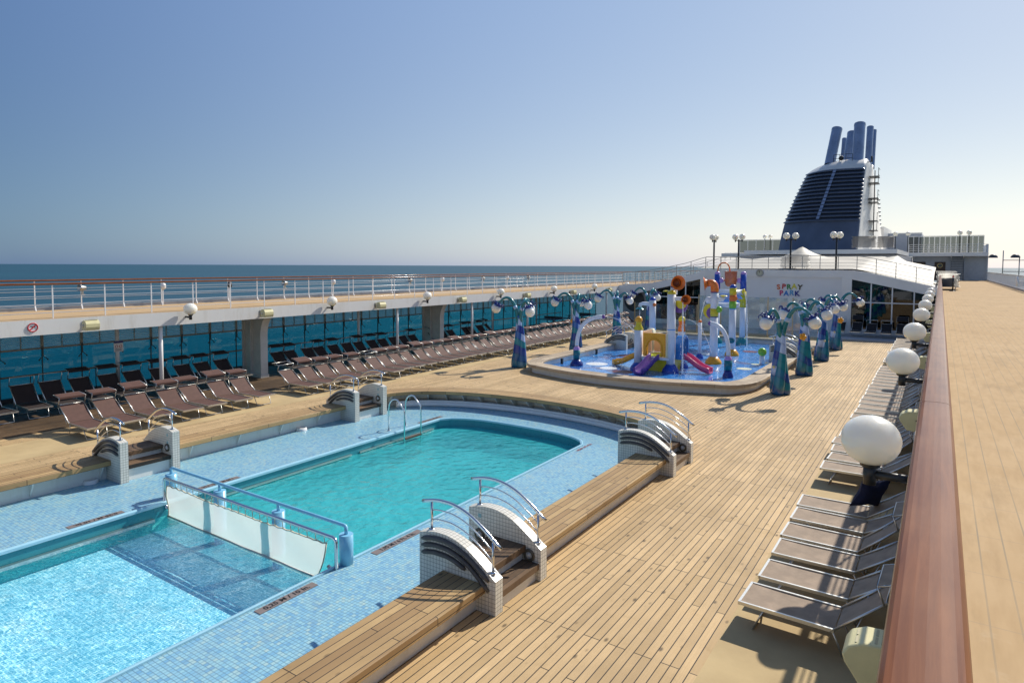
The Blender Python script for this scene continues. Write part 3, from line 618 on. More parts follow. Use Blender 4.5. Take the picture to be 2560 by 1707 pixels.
# right-hand rail beside the camera: wide varnished cap with joints, bars below
rr=thing('deck_railing','wide varnished wooden handrail in the right foreground, on white bars','railing',(0,0,PZ))
joints=[Y0,-2.7,.33,3.35,6.38,9.41,12.44,15.5,18.6,21.7,24.8,27.9,31,34.1,37.2,40.3,43.4,46.5,49.6,52.7,55.8,58.9]
prof=[(-.056,1.06),(-.060,1.068),(-.060,1.085),(-.057,1.095),(-.050,1.1035),(-.040,1.1075),(-.02,1.1090),(0,1.1096),(.02,1.1090),(.040,1.1075),(.050,1.1035),(.057,1.095),(.060,1.085),(.060,1.068),(.056,1.06)]
for a,b in zip(joints,joints[1:]):
    s=MB(); n=len(prof); y0,y1=a+.003,b-.003
    vs=[(x,y0,z) for x,z in prof]+[(x,y1,z) for x,z in prof]; fs=[(i,i+1,n+i+1,n+i) for i in range(n-1)]+[(n-1,0,n,2*n-1),tuple(range(n))[::-1],tuple(range(n,2*n))]
    s.add(vs,fs,0,False)
    o=s.build('handrail','varnished_teak',rr)
s=MB(); s.box((-.03,Y0,1.045),(.03,58.9,1.062)); s.build('cap_plate','cap_joint',rr) if 'cap_joint' in M else (paint('cap_joint',(.30,.17,.07),.5), s.build('cap_plate','cap_joint',rr))
for b in BAR: s=MB(); s.cyl((-.0,Y0,b),(-.0,58.9,b),.014,6); s.build('rail_bar','white_gloss',rr)
pm=None
for k in range(43):
    y=-5.2+1.5*k
    if y>58.8: break
    if pm is None: s=MB(); s.box((-.012,-.03,0),(.012,.03,1.045)); pm=s.build('post','white_gloss',rr); pm.location=(0,y,0)
    else: c=pm.copy(); C.objects.link(c); c.parent=rr; c.location=(0,y,0)
# far right rail of upright flat bars
fr=thing('deck_railing','white balustrade of closely set upright bars on the seaward side of the right promenade','railing',(4.95,0,PZ))
s=MB(); s.box((-.05,30,1.08),(.05,101.8,1.13)); s.build('handrail','white_gloss',fr)
s=MB(); s.box((-.03,30,.0),(.03,101.8,.16)); s.build('kick_plate','grey_wall',fr)
s=MB()
for k in range(190): y=30.2+.375*k; s.box((-.012,y-.014,.16),(.012,y+.014,1.08))
tag(s.build('upright','white_gloss',fr),kind='stuff')

# ---------------------------------------------------------------- glazed wall behind the left loungers
paint('frame_cream',(.36,.33,.27),.5)
gw=thing('window_wall','long wall of blue tinted window panes facing the sea behind the left loungers','window wall',(-26.3,0,0))
PW=1.25; k0=-8; kk=54
ys=[9.46+PW*(k+k0) for k in range(kk)]
ya,yb=ys[0],min(ys[-1],54.3)
ys=[y for y in ys if y<=54.4]
s=MB(); s.box((-.05,ya,.0),(.05,yb,.14)); s.build('sill','dark_grey',gw)
s=MB(); s.box((-.035,ya,1.74),(.035,yb,1.81)); s.build('transom','frame_cream',gw)
s=MB(); s.box((-.04,ya,2.62),(.04,yb,2.73)); s.build('head','grey_wall',gw)
pane=None;lou=None;mul=None;hook=None
for i,y in enumerate(ys):
    def inst(ob,loc):
        c=ob.copy(); C.objects.link(c); c.parent=gw; c.location=loc; return c
    if mul is None:
        s=MB(); s.box((-.04,-.04,1.81),(.06,.04,2.62)); up=s.build('louver_post','frame_cream',gw); up.location=(0,y,0); s=MB(); s.box((-.03,.612,1.81),(.03,.638,2.62)); up2=s.build('louver_divider','frame_cream',gw); up2.location=(0,y,0)
        s=MB(); s.box((-.03,-.012,.14),(.03,.012,1.74)); mul=s.build('mullion','dark_mull',gw) if 'dark_mull' in M else (paint('dark_mull',(.10,.095,.085),.5),s.build('mullion','dark_mull',gw))[1]; mul.location=(0,y,0)
        s=MB(); s.box((.06,-.02,1.50),(.09,.02,1.85)); s.cyl((.09,0,1.52),(.12,.13,1.38),.014,6); s.cyl((.09,0,1.52),(.12,-.13,1.38),.014,6); s.sphere((.12,.13,1.37),.028,8,6); s.sphere((.12,-.13,1.37),.028,8,6); hook=s.build('stay_arm','dark_mull',gw); hook.location=(0,y,0)
        s=MB(); s.box((-.006,.014,.14),(.006,PW-.014,1.74)); pane=s.build('pane','blue_glass',gw); pane.location=(0,y,0)
        s=MB(); s.box((-.004,.05,1.80),(.004,PW-.05,2.62)); lou=s.build('louver_pane','louver_glass',gw); lou.location=(0,y,0)
        s=MB()
        for q in range(12): s.obox((.02,PW/2,1.86+.064*q),(.012,0,.016),(0,PW/2-.05,0),(.004,0,-.003))
        slat=s.build('louver_slat','louvre_slats',gw); slat.location=(0,y,0)
    else:
        inst(mul,(0,y,0)); inst(hook,(0,y,0)); inst(up,(0,y,0)); inst(up2,(0,y,0))
        if i<len(ys)-1: inst(pane,(0,y,0)); inst(lou,(0,y,0)); inst(slat,(0,y,0))
hr=thing('wall_handrail','brown handrail on slim posts in front of the left window wall','handrail',(-25.9,0,0))
s=MB(); s.cyl((0,ya,.92),(0,46,.92),.028,8); s.build('handrail','cap_joint',hr)
pm=None
for k in range(24):
    y=-1.3+2.05*k
    if pm is None: s=MB(); s.cyl((0,0,0),(0,0,.90),.016,6); pm=s.build('post','dark_grey',hr); pm.location=(0,y,0)
    else: c=pm.copy(); C.objects.link(c); c.parent=hr; c.location=(0,y,0)
# columns
pc=None
for y,l in ((11.85,'slim white column among the near left loungers, between globe lamp and floodlight'),(23.75,'slim white column under the left promenade, second along the edge'),(30.0,'slim white column behind the nearest left tree lamp'),(36.1,'slim white column right of the nearest left tree lamp'),(42.3,'slim white column beside the middle left tree lamp'),(48.3,'slim white column at the far end of the left promenade'),(5.6,'slim white column near the left frame edge')):
    if pc is None:
        pc=thing('deck_column',l,'column',(-22.9,y,0),0,'slim columns carrying the left promenade'); s=MB(); s.cyl((0,0,.03),(0,0,2.72),.068,16); s.build('shaft','white_paint',pc); s=MB(); s.lathe([(.13,0),(.13,.03),(.07,.05)],(0,0,.005),16); s.build('foot','white_paint',pc)
    else: dup(pc,(-22.9,y,0),0,l)
for y,l in ((11.45,'white rear column carrying a small notice, near the left windows'),(23.25,'white rear column near the left windows, behind the pale web frame'),(35.3,'white rear column near the windows behind the near left tree lamp'),(41.0,'white rear column near the windows beside the blue tables')):
    dup(pc,(-25.2,y,0),0,l)
nb=thing('notice_board','small white notice with a dark header on the rear column','sign',(-25.11,11.45,1.72))
s=MB(); s.box((0,-.16,-.2),(.012,.16,.2)); s.build('panel','white_gloss',nb); s=MB(); s.box((.012,-.16,.12),(.015,.16,.2)); s.build('header','pl_navy',nb)
for dy in (-.07,.07): s=MB(); s.ring((.016,dy,0),.045,.008,'x',20,6); s.build('ring_symbol','pl_red',nb)
s=MB()
for q in range(4): s.box((.012,-.12,-.09-.025*q),(.014,.12-.03*(q%2),-.08-.025*q))
s.build('text_line','dark_grey',nb)
# web frames: transverse plates whose face flange sweeps out to the deck edge
def web(y,label):
    w=thing('web_frame',label,'pillar',(0,y,0),0,'pale web frames under the left promenade')
    s=MB(); X0,X1=-25.0,-23.55
    poly=[(X0,.0),(X1,.0)]+[(X1+ .62*(1-math.cos(t)),1.75+.93*math.sin(t)) for t in [PI/2*i/10 for i in range(11)]]+[(X0,2.70)]
    s.prism(poly,.06,1,-.03); s.build('plate','web_paint',w) if 'web_paint' in M else (paint('web_paint',(.60,.58,.52),.5),s.build('plate','web_paint',w))
    s=MB(); path=[(X1,.02),(X1,1.75)]+[(X1+.62*(1-math.cos(t)),1.75+.93*math.sin(t)) for t in [PI/2*i/10 for i in range(1,11)]]
    for a,b in zip(path,path[1:]):
        s.add([(a[0],-.17,a[1]),(b[0],-.17,b[1]),(b[0],.17,b[1]),(a[0],.17,a[1]),(a[0]+.03,-.17,a[1]),(b[0]+.03,-.17,b[1]),(b[0]+.03,.17,b[1]),(a[0]+.03,.17,a[1])],[(0,1,2,3),(7,6,5,4),(0,4,5,1),(3,2,6,7)])
    s.build('face_flange','web_paint',w)
    for x in (-24.85,-24.3): s=MB(); s.box((x-.02,-.14,.1),(x+.02,-.03,2.6)); s.build('stiffener','web_paint',w)
    s=MB(); s.box((X0-.08,-.20,0),(X1+.06,.20,.13)); s.build('foot','web_paint',w)
web(16.45,'pale web frame pillar with a curved bracket, beyond the first group of left loungers'); web(28.0,'pale web frame pillar farther along the left promenade, before the near tree lamp'); web(4.6,'pale web frame pillar out at the left end of the promenade')
# ---------------------------------------------------------------- globe lamps and floodlights on the deck edges
def globe_lamp(label,r=.232):
    g=thing('globe_lamp',label,'globe lamp',group='white globe lamps on the deck edges')
    s=MB(); s.sphere((0,0,0),r,32,20,0,.212); s.build('globe','opal_globe',g)
    a=MB(); a.cyl((0,0,-r-.15),(0,0,-r+.04),.052,14); a.cyl((0,0,-r-.06),(-.33,0,-r-.06),.036,12); a.lathe([(.09,-.03),(.09,.02)],(-.34,0,-r-.06),14,0,True,Matrix.Rotation(PI/2,3,'Y')); a.lathe([(.075,-.01),(.09,.03)],(0,0,-r+.015),14)
    a.build('bracket','black_metal',g); return g
gl=globe_lamp('white globe lamp on the left deck edge, above the slim near column'); gl.location=(-22.36,12.65,3.14)
for i,y in enumerate((19.1,25.45,32.2,38.7,45.0,51.2)):
    dup(gl,(-22.36,y,3.14),0,'white globe lamp on the left deck edge, %s'%('right of the curved web frame','left of the nearest tree lamp','directly above the nearest left tree lamp','between the near and middle left tree lamps','above the middle left tree lamp','farthest, where the roof parapet begins')[i])
for i,y in enumerate((6.22,11.75,17.3,23.6,29.5,35.5,41.5,47.5)):
    dup(gl,(-.45,y,3.27),PI,'white globe lamp beside the right handrail, %s'%(('largest and nearest the camera','second nearest the camera','third nearest the camera','fourth nearest the camera','fifth nearest the camera','third from the far end','second from the far end','farthest, by the roof railing')[i]))
def flood(label):
    f=thing('floodlight',label,'floodlight',group='cream floodlights below the deck edges')
    prof=[(-.13,-.12),(.10,-.15),(.14,-.05),(.14,.06),(.10,.14),(0,.175),(-.09,.15),(-.13,.06)]
    s=MB(); s.prism([(x,z) for x,z in prof],.40,1,-.20); s.build('housing','cream_plastic',f)
    s=MB(); 
    for k in range(8): s.box((-.02,-.17+.045*k,.15),(.06,-.15+.045*k,.178))
    s.build('cooling_fin','cream_dark',f) if 'cream_dark' in M else (paint('cream_dark',(.42,.38,.22),.5),s.build('cooling_fin','cream_dark',f))
    s=MB(); s.box((-.30,-.03,-.03),(-.12,.03,.03)); s.box((-.32,-.12,-.12),(-.30,.12,.12)); s.cyl((-.05,-.225,.0),(-.05,.225,.0),.04,10); s.build('bracket','steel_dull',f); return f
fl=flood('cream floodlight on the left edge beam, nearest the left frame edge'); fl.location=(-22.36,9.4,2.80)
for i,y in enumerate((15.8,22.1,28.45,35.3,41.6,47.8)): dup(fl,(-22.36,y,2.80),0,'cream floodlight on the left edge beam, %s'%('above the curved web frame','right of the second globe lamp','left of the near tree lamp','right of the near left tree lamp','left of the middle tree lamp','farthest along the beam')[i])
def flood_big(label):
    f=thing('floodlight',label,'floodlight',group='large floodlights below the right rail')
    prof=[(-.08,-.16),(.06,-.15),(.15,-.02),(.165,.03),(.13,.09),(.05,.13),(-.08,.14)]
    s=MB(); s.prism([(x,z) for x,z in prof],.24,1,-.12); o=s.build('housing','cream_plastic',f); 
    bv=o.modifiers.new('bev','BEVEL'); bv.width=.012; bv.segments=2
    s=MB()
    for k in range(5):
        for q in range(2): s.box((-.06+.035*k,-.09+.10*q,.120-.004*k),(-.045+.035*k,-.01+.10*q,.146-.008*k))
    s.build('vent_slot','cream_dark',f)
    s=MB(); s.lathe([(.05,0),(.045,.012),(.001,.015)],(.03,-.12,.0),20,0,True,Matrix.Rotation(PI/2,3,'X')); s.build('side_boss','cream_plastic',f)
    s=MB(); s.box((-.22,-.06,-.05),(-.10,.06,.05)); s.tube([(-.05,.13,.0),(-.14,.13,.08),(-.2,.06,.12)],.010,6); s.build('bracket','black_metal',f); return f
fb=flood_big('large cream floodlight at the bottom right corner, below the handrail'); fb.location=(-.27,4.46,2.33); fb.rotation_euler=(0,0,PI)
for i,y in enumerate((11.1,18.0,24.6,30.5,36.5,42)): dup(fb,(-.28,y,2.50),PI,'cream floodlight below the right handrail, %s'%('behind the nearest globe lamp','behind the second globe lamp','behind the third globe lamp','behind the fourth globe lamp','behind the fifth globe lamp','farthest visible')[i])
# no-diving sign on the left beam
ns=thing('prohibition_sign','round red and white no-diving sign on the left edge beam','sign',(-22.675,7.94,2.83))
s=MB(); s.lathe([(.14,0),(.14,.008),(.001,.008)],(0,0,0),32,0,False,Matrix.Rotation(PI/2,3,'Y')); s.build('disc','white_gloss',ns)
s=MB(); s.ring((.010,0,0),.125,.017,'x',36,6); s.obox((.012,0,0),(.005,0,0),(0,.09,.09),(0,.011,-.011)); s.build('red_ring','pl_red',ns)
s=MB(); s.obox((.009,.0,.02),(.003,0,0),(0,.055,-.02),(0,.006,.013)); s.sphere((.009,-.065,.035),.014,8,6)
for q in range(3): s.box((.006,-.07+.05*q,-.05),(.011,-.035+.05*q,-.042))
s.build('diver_symbol','mark_black',ns)
# ---------------------------------------------------------------- sun loungers
def lounger(name,label,sling,back=40,canopy=0,fabric=True,can_len=.42,arm=.25,arm_ang=72,flatlen=1.12):
    """local: foot end at x=0, head towards +x; one steel frame, sling seat, sling back, hinged canopy"""
    o=thing(name,label,'sun lounger'); W=.31; Z=.34; BL=.74
    s=MB()
    for y in (-W,W): s.obox((flatlen/2,y,Z),(flatlen/2,0,0),(0,.014,0),(0,0,.022))
    s.box((-.02,-W-.014,Z-.024),(.012,W+.014,Z+.022)); s.build('frame','aluminium',o)
    s=MB(); n=8
    vs=[];fs=[]
    for i in range(n+1):
        x=.012+(flatlen-.012)*i/n; sag=-.022*math.sin(PI*i/n)
        for y in (-W+.012,0,W-.012): vs.append((x,y,Z+.012+sag*(1 if y==0 else .4)))
    for i in range(n):
        for j in range(2): fs.append((i*3+j,(i+1)*3+j,(i+1)*3+j+1,i*3+j+1))
    s.add(vs,fs,0,True); s.build('seat',sling,o,recalc=False)
    a=R(back); c,sn=math.cos(a),math.sin(a); bx,bz=flatlen,Z
    s=MB()
    for y in (-W,W): s.tube([(bx-.04,y,bz-.02),(bx+c*BL,y,bz+sn*BL)],.016,6)
    s.cyl((bx+c*BL,-W,bz+sn*BL),(bx+c*BL,W,bz+sn*BL),.014,6)
    bk=s.build('back_frame','aluminium',o)
    s=MB(); vs=[];fs=[]
    for i in range(7):
        u=.02+(BL-.03)*i/6; sag=.02*math.sin(PI*i/6)
        for y in (-W+.014,0,W-.014): vs.append((bx+c*u+sn*sag,y,bz+sn*u-c*sag+.008))
    for i in range(6):
        for j in range(2): fs.append((i*3+j,(i+1)*3+j,(i+1)*3+j+1,i*3+j+1))
    s.add(vs,fs,0,True); s.build('backrest',sling,o,recalc=False)
    # U-shaped legs
    for x0,x1 in ((.30,.16),(flatlen-.02,flatlen+.10)):
        s=MB(); s.tube([(x0,-W+.03,Z-.02),(x1,-W+.05,.018),(x1,W-.05,.018),(x0,W-.03,Z-.02)],.013,6); s.build('leg','aluminium',o)
    for y in (-W+.02,W-.02): s=MB(); s.cyl((bx+c*BL*.55,y,bz+sn*BL*.55-.01),(flatlen+.16,y,.22),.009,5); s.build('prop','aluminium',o)
    # canopy on two hinged arms
    tx,tz=bx+c*BL*.96,bz+sn*BL*.96; t=R(arm_ang)
    ax,az=tx-math.cos(t)*arm,tz+math.sin(t)*arm
    for y in (-W-.02,W+.02): s=MB(); s.tube([(tx,y,tz),(ax,y,az)],.012,5); s.build('canopy_arm','aluminium',o)
    k=R(canopy); dx,dz=math.cos(k)*can_len,math.sin(k)*can_len
    s=MB(); s.tube([(ax,-W-.02,az),(ax+dx,-W-.02,az+dz),(ax+dx,W+.02,az+dz),(ax,W+.02,az),(ax,-W-.02,az)],.011,5)
    cf=s.build('canopy_frame','aluminium',o)
    if fabric:
        s=MB(); s.add([(ax-.012,-W-.02,az-.045),(ax-.012,W+.02,az-.045),(ax-.012,W+.02,az+.012),(ax-.012,-W-.02,az+.012)],[(0,1,2,3)]); s.build('valance',sling,cf,recalc=False)
        s=MB(); s.add([(ax+.006,-W,az+.009),(ax+dx-.006,-W,az+dz+.009),(ax+dx-.006,W,az+dz+.009),(ax+.006,W,az+.009)],[(0,1,2,3)]); s.build('canopy',sling,cf,recalc=False)
    return o
V={}
paint('sling_shade',(.030,.018,.016),.8,var=.2)  # brown sling darkened: back-row shade put into the fabric colour
V['L0']=lounger('sun_lounger','x','sling_brown',35,5); V['L1']=lounger('sun_lounger','x','sling_brown',36,14); V['L2']=lounger('sun_lounger','x','sling_brown',34,5,False)
V['B0']=lounger('sun_lounger','x','sling_shade',46,8,False,.05,.30); V['B1']=lounger('sun_lounger','x','sling_shade',44,10,True,.34,.30); 
V['R0']=lounger('sun_lounger','x','sling_taupe',36,-12,True,.34,.26,95); V['R1']=lounger('sun_lounger','x','sling_taupe',43,20,True,.36,.22,70); V['R2']=lounger('sun_lounger','x','sling_taupe',30,20,True,.34,.30,115); V['R3']=lounger('sun_lounger','x','sling_taupe',36,85,True,.46,.06,100)
V['F0']=lounger('sun_lounger','x','sling_black',42,40,False,.05); V['F1']=lounger('sun_lounger','x','sling_black',46,60,True,.3)
placed=set()
def put(key,loc,rz,label,group):
    o=V[key]; rz=rz+rnd.gauss(0,.028); loc=(loc[0]+rnd.gauss(0,.025),loc[1]+rnd.gauss(0,.018),loc[2])
    if key not in placed:
        placed.add(key); o.location=loc; o.rotation_euler=(0,0,rz); o['label']=label; o['group']=group; return o
    return dup(o,loc,rz,label,group)
FR=[5.34]+[8.04+.86*k for k in range(7)]
for i,y in enumerate(FR):
    lab='brown canopied lounger, %s in the front row before the pale web frame'%('first and cropped' if i==0 else ordn(i))
    put('L0' if i%3 else 'L1',(-18.76,y,.004),PI,lab,'front row of left loungers before the web frame')
y=15.3;i=0
while y<47:
    gap=i in (4,)
    key='L2' if i in (0,5) else ('L1' if i%4==1 else 'L0')
    put(key,(-18.85+rnd.uniform(-.04,.04) if i!=5 else -18.6,y,.004),PI,('brown lounger with bare canopy frame, ' if key=='L2' else 'brown canopied lounger, ')+'%s in the front row beyond the pale web frame'%ordn(i),'front row of left loungers beyond the web frame')
    y+=.82 if i<6 else .765; i+=1
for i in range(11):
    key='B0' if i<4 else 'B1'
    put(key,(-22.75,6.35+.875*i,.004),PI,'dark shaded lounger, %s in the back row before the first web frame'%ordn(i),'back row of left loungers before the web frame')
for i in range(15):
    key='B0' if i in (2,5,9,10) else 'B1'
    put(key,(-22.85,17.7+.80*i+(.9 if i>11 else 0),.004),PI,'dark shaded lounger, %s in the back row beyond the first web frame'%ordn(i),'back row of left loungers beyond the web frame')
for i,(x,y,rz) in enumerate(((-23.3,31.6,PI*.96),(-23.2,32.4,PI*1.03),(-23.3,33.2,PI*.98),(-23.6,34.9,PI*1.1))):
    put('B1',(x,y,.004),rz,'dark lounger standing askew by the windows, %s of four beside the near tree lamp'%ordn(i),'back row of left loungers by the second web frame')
keys=['R1','R3','R0','R1','R2','R0']
for i,y in enumerate((8.77,9.70,10.53,11.33,12.18,12.95)):
    put(keys[i],(-2.04,y,.004),0,'taupe lounger beside the right rail, %s'%(('nearest the camera in front of the cream floodlight','second from the camera with an upright headrest panel','third from the camera with its back lowered','fourth from the camera with a framed headrest panel','fifth from the camera, next to the cushion','sixth from the camera, carrying a dark blue cushion')[i]),'right row of loungers nearest the camera')
i=0
y=15.55
while y<21.4:
    put(['R0','R2','R1','R0'][i%4],(-2.04,y,.004),0,'taupe lounger below the nearest globe lamp on the right, %s in its group'%ordn(i),'right row of loungers below the nearest globe lamp'); y+=.80; i+=1
i=0; y=22.05
while y<33:
    put(['R0','R1','R2','R0','R3'][i%5],(-2.05,y,.004),0,'taupe lounger under the second globe lamp on the right, %s in its long group'%ordn(i),'right row of loungers under the second globe lamp'); y+=.80; i+=1
i=0; y=34.4
while y<45.6:
    put(['R0','R2','R1'][i%3],(-2.08,y,.004),0,'pale taupe lounger at the far end of the right row, %s from its near end'%ordn(i),'right row of loungers at the far end'); y+=.80; i+=1
for i,x in enumerate((-5.55,-4.62,-3.73,-2.82,-1.95)):
    put('F1' if i in (1,4) else 'F0',(x,47.7,.104),PI/2,'black lounger facing us before the right glazed wing, %s from the left'%ordn(i),'black loungers before the right glazed wing')
for k,o in V.items():
    if k not in placed: o['label']='unused'
# dark cushion on a lounger
cu=MB(); n=12; vs=[];fs=[]
for sgn in (1,-1):
    for i in range(n+1):
        for j in range(n+1):
            u=i/n*2-1; w=j/n*2-1; pin=(1+.34*(abs(u)*abs(w))**1.2)-.14*(max(abs(u),abs(w))**2)
            h=.11*max(0,(1-u**4)*(1-w**4))**.6
            vs.append((u*.26*pin,sgn*h,w*.26*pin))
for q in range(2):
    for i in range(n):
        for j in range(n):
            a=q*(n+1)**2+i*(n+1)+j; fs.append((a,a+n+1,a+n+2,a+1))
cu.add(vs,fs,0,True); paint('cushion_navy',(.008,.012,.045),.9,var=.3,scale=9)
o=cu.build('cushion','cushion_navy',loc=(-.92,12.98,.70)); o.rotation_euler=(R(22),R(6),R(48)); tag(o,'dark blue cushion propped on the sixth lounger beside the right rail','cushion')

# ---------------------------------------------------------------- tree lamps
def bez(p0,p1,p2,p3,n=12):
    p0,p1,p2,p3=map(Vector,(p0,p1,p2,p3)); return [((1-t)**3)*p0+3*((1-t)**2)*t*p1+3*(1-t)*t*t*p2+(t**3)*p3 for t in [i/n for i in range(n+1)]]
def tree_lamp(label,flower):
    o=thing('tree_lamp',label,'tree lamp',group='sea-coloured tree lamps round the spray pool')
    s=MB(); s.m=[]
    for k,(a0,tw,mi) in enumerate(((R(-100),R(85),0),(R(15),R(80),0),(R(140),R(90),0))):
        pts=[];rr=[]
        for i in range(25):
            z=i/24*2.42; u=i/24; rad=.155*(1-u)**1.3+.035; a=a0+tw*u
            pts.append((rad*math.cos(a),rad*math.sin(a),z)); r=(.205-.03*u-.060*u*u)*(1+.10*math.exp(-((u-.12)/.12)**2)); rr.append(max(.10,r*(.90 if i==0 else 1)))
        s.tube(pts,rr,14)
    s.build('trunk','sea_patchwork',o)
    for k,az in enumerate((R(-8),R(-108),R(132))):
        ca,sa=math.cos(az),math.sin(az); top=3.42-.14*k; rch=1.16-.12*k
        def P(r,z): return (r*ca,r*sa,z)
        pts=bez(P(.05,2.15),P(.22,2.6+.6),P(.62,top+.12),P(rch-.12,2.98-.04*k),14)
        s=MB(); s.tube(pts,[.115-.065*(i/14)**.7 for i in range(15)],10); arm=s.build('arm','pl_tealarm',o)
        d=(Vector(pts[-1])-Vector(pts[-3])).normalized(); d=(d+Vector((0,0,-.5))).normalized()
        z=Vector((0,0,1)); ax=z.cross(d); rot=Matrix.Rotation(z.angle(d),3,ax.normalized()); c0=Vector(pts[-1])
        s=MB(); s.tube([pts[3],(Vector(pts[3])+Vector(pts[4]))/2,pts[4]],[.096,.094,.091],10); s.build('band','pl_bandblue',arm)
        s=MB(); s.lathe([(.03,-.06),(.075,.0),(.14,.06),(.185,.13),(.175,.15),(.001,.15)],c0,20,0,True,rot)
        for q in range(6):                                                                # curled petals round the cap
            t=2*PI*q/6+.3; pp=[]
            for w in range(9):
                th=w/8*1.5*PI; r=.20+.11*w/8+ .05*math.sin(th); h=.05-.05*(w/8)+.06*math.sin(th*1.0-.2)-.10*(w/8)
                pp.append(c0+rot@Vector(((.16+.075*(1-math.cos(th*.9)))*math.cos(t),(.16+.075*(1-math.cos(th*.9)))*math.sin(t),.09-.09*math.sin(th*.9)-.02*w/8)))
            s.tube(pp,[.03-.017*w/8 for w in range(9)],6)
        s.build('cap','pl_navy',arm)
        s=MB(); s.lathe([(.175,.125),(.195,.14),(.185,.17)],c0,20,0,True,rot); s.build('collar','pl_bandblue',arm)
        s=MB(); s.sphere(c0+d*.29,.222,24,16); s.build('globe','opal_globe',arm)
    s=MB()
    s.sphere((-.16,-.30,1.05),.055,10,8); s.build('shell','cream_plastic',o)
    if flower:
        s=MB(); c=Vector((.14,-.26,1.72)); 
        for q in range(5):
            t=2*PI*q/5; s.sphere(c+Vector((.10*math.cos(t),-.03,.10*math.sin(t))),.075,10,8)
        s.sphere(c+Vector((0,-.09,0)),.05,10,8); s.build('flower','pl_orange2',o)
    return o
paint('pl_tealarm',(.015,.20,.22),.25,coat=.4,var=.15); paint('pl_bandblue',(.38,.55,.78),.3,coat=.3)
tl=tree_lamp('patchwork blue tree lamp with three globes, nearest the camera on the right',False); tl.location=(-4.86,25.25,0)
tf=tree_lamp('patchwork blue tree lamp with an orange flower, second from the camera on the right',True); tf.location=(-4.86,30.3,0); tf.rotation_euler=(0,0,R(-28))
dup(tl,(-4.86,35.5,0),R(55),'blue tree lamp third from the camera on the right of the spray pool'); dup(tf,(-4.86,40.7,0),R(20),'blue tree lamp with an orange flower, farthest on the right near the glazed wing')
dup(tl,(-16.25,24.95,0),R(-158),'blue tree lamp nearest on the left, standing before the lounger row'); dup(tf,(-16.5,31.0,0),R(-150),'blue tree lamp with an orange flower, second on the left behind the bent spray cane')
dup(tl,(-16.5,36.3,0),R(-140),'blue tree lamp third on the left beside the far tiled arch'); dup(tl,(-16.5,41.6,0),R(-165),'blue tree lamp farthest on the left, behind the shower post')

# ---------------------------------------------------------------- spray pool basin
sp=thing('spray_pool','round-cornered raised spray pool with a wooden rim and blue wet floor','spray pool')
def basin(a,front,bulge,yb,rc,off=0.0):
    """closed outline, counter-clockwise from the front right"""
    x0,x1=CX-a,CX+a; pts=[]
    k=22
    for i in range(k+1):
        u=-1+2*i/k; x=CX+(a-rc*.55)*u; pts.append((x,front+bulge*u*u))
    yc=pts[-1][1]
    for i in range(1,9):
        t=PI/2*i/8; pts.append((x1-rc*.55+rc*.55*math.sin(t),yc+rc*(1-math.cos(t))))
    pts+=[(x1,yc+rc+(yb-yc-rc-.8)*i/10) for i in range(1,11)]
    for i in range(1,6):
        t=PI/2*i/5; pts.append((x1-.8*(1-math.cos(t)),yb-.8+.8*math.sin(t)))
    pts+=[(x1-.8-(2*a-1.6)*i/6,yb) for i in range(1,7)]
    for i in range(1,6):
        t=PI/2*i/5; pts.append((x0+.8*(1-math.sin(t)),yb-.8*(1-math.cos(t))))
    pts+=[(x0,yb-.8-(yb-.8-yc-rc)*i/10) for i in range(1,11)]
    for i in range(1,9):
        t=PI/2*(1-i/8); pts.append((x0+rc*.55-rc*.55*math.sin(t),yc+rc*(1-math.cos(t))))
    return pts[:-1]
outl=basin(5.14,22.95,.75,41.3,2.3)
s=MB(); s.sweep(outl,[(0,.27),(0,.375),(.02,.39),(.70,.39),(.72,.375),(.72,.29)],closed=True); s.build('rim','rim_teak',sp)
s=MB(); s.sweep(outl,[(.22,0),(.22,.272),(.62,.272),(.62,.03)],closed=True); s.build('basin_wall','stain_white',sp)
inn=basin(4.55,23.55,.75,40.7,1.9)
s=MB(); s.add([(x,y,.06) for x,y in inn],[tuple(range(len(inn)))]); s.build('floor','spray_floor',sp)
for x,y,r,m in ((-13.55,27.6,.52,'pl_plwhite'),(-12.55,26.75,.40,'pl_plwhite'),(-7.35,30.2,.34,'pl_palecream'),(-7.2,31.9,.24,'pl_palecream'),(-6.9,32.6,.24,'pl_palecream'),(-11.6,26.2,.45,'pl_red2'),(-8.6,36.5,.4,'pl_red2'),(-12.4,36,.4,'pl_palecream'),(-10.3,34.2,.4,'pl_plwhite'),(-13.6,31,.4,'pl_red2')):
    if m not in M: paint(m,(.13,.02,.03),.4)
    s=MB(); s.lathe([(r,0),(r,.004),(.001,.004)],(x,y,.062),26,0,False); s.build('floor_disc',m,sp)
for x,y in ((-14.9,26.6),(-15.05,28.2),(-15.05,30.6)):
    s=MB(); s.box((x-.05,y-.05,.07),(x+.05,y+.05,.33)); s.build('drain_post','black_metal',sp)
for (ar,x,nm) in ((abars,-5.55,'right'),(mb,-15.85,'left')):
    dup(ar,(x,33.2,0),0,'white arch wall with grip bars at the %s edge of the spray pool'%nm)
for (ar,x,nm) in ((alit,-5.55,'right'),(ml,-15.85,'left')):
    dup(ar,(x,34.4,0),0,'white arch wall without grip bars at the %s edge of the spray pool'%nm)
for x,sg,nm in ((-5.55,-1,'right'),(-15.85,1,'left')):
    st=thing('pool_steps','steps between the two arch walls on the %s edge of the spray pool'%nm,'steps',(x,33.38,0))
    for u0,u1,z in ((.02,.42,.25),(.26,.94,.50),(.86,1.30,.30)): s=MB(); s.box((sg*u0,.005,.0),(sg*u1,1.01,z)); s.build('tread','tread_teak',st)

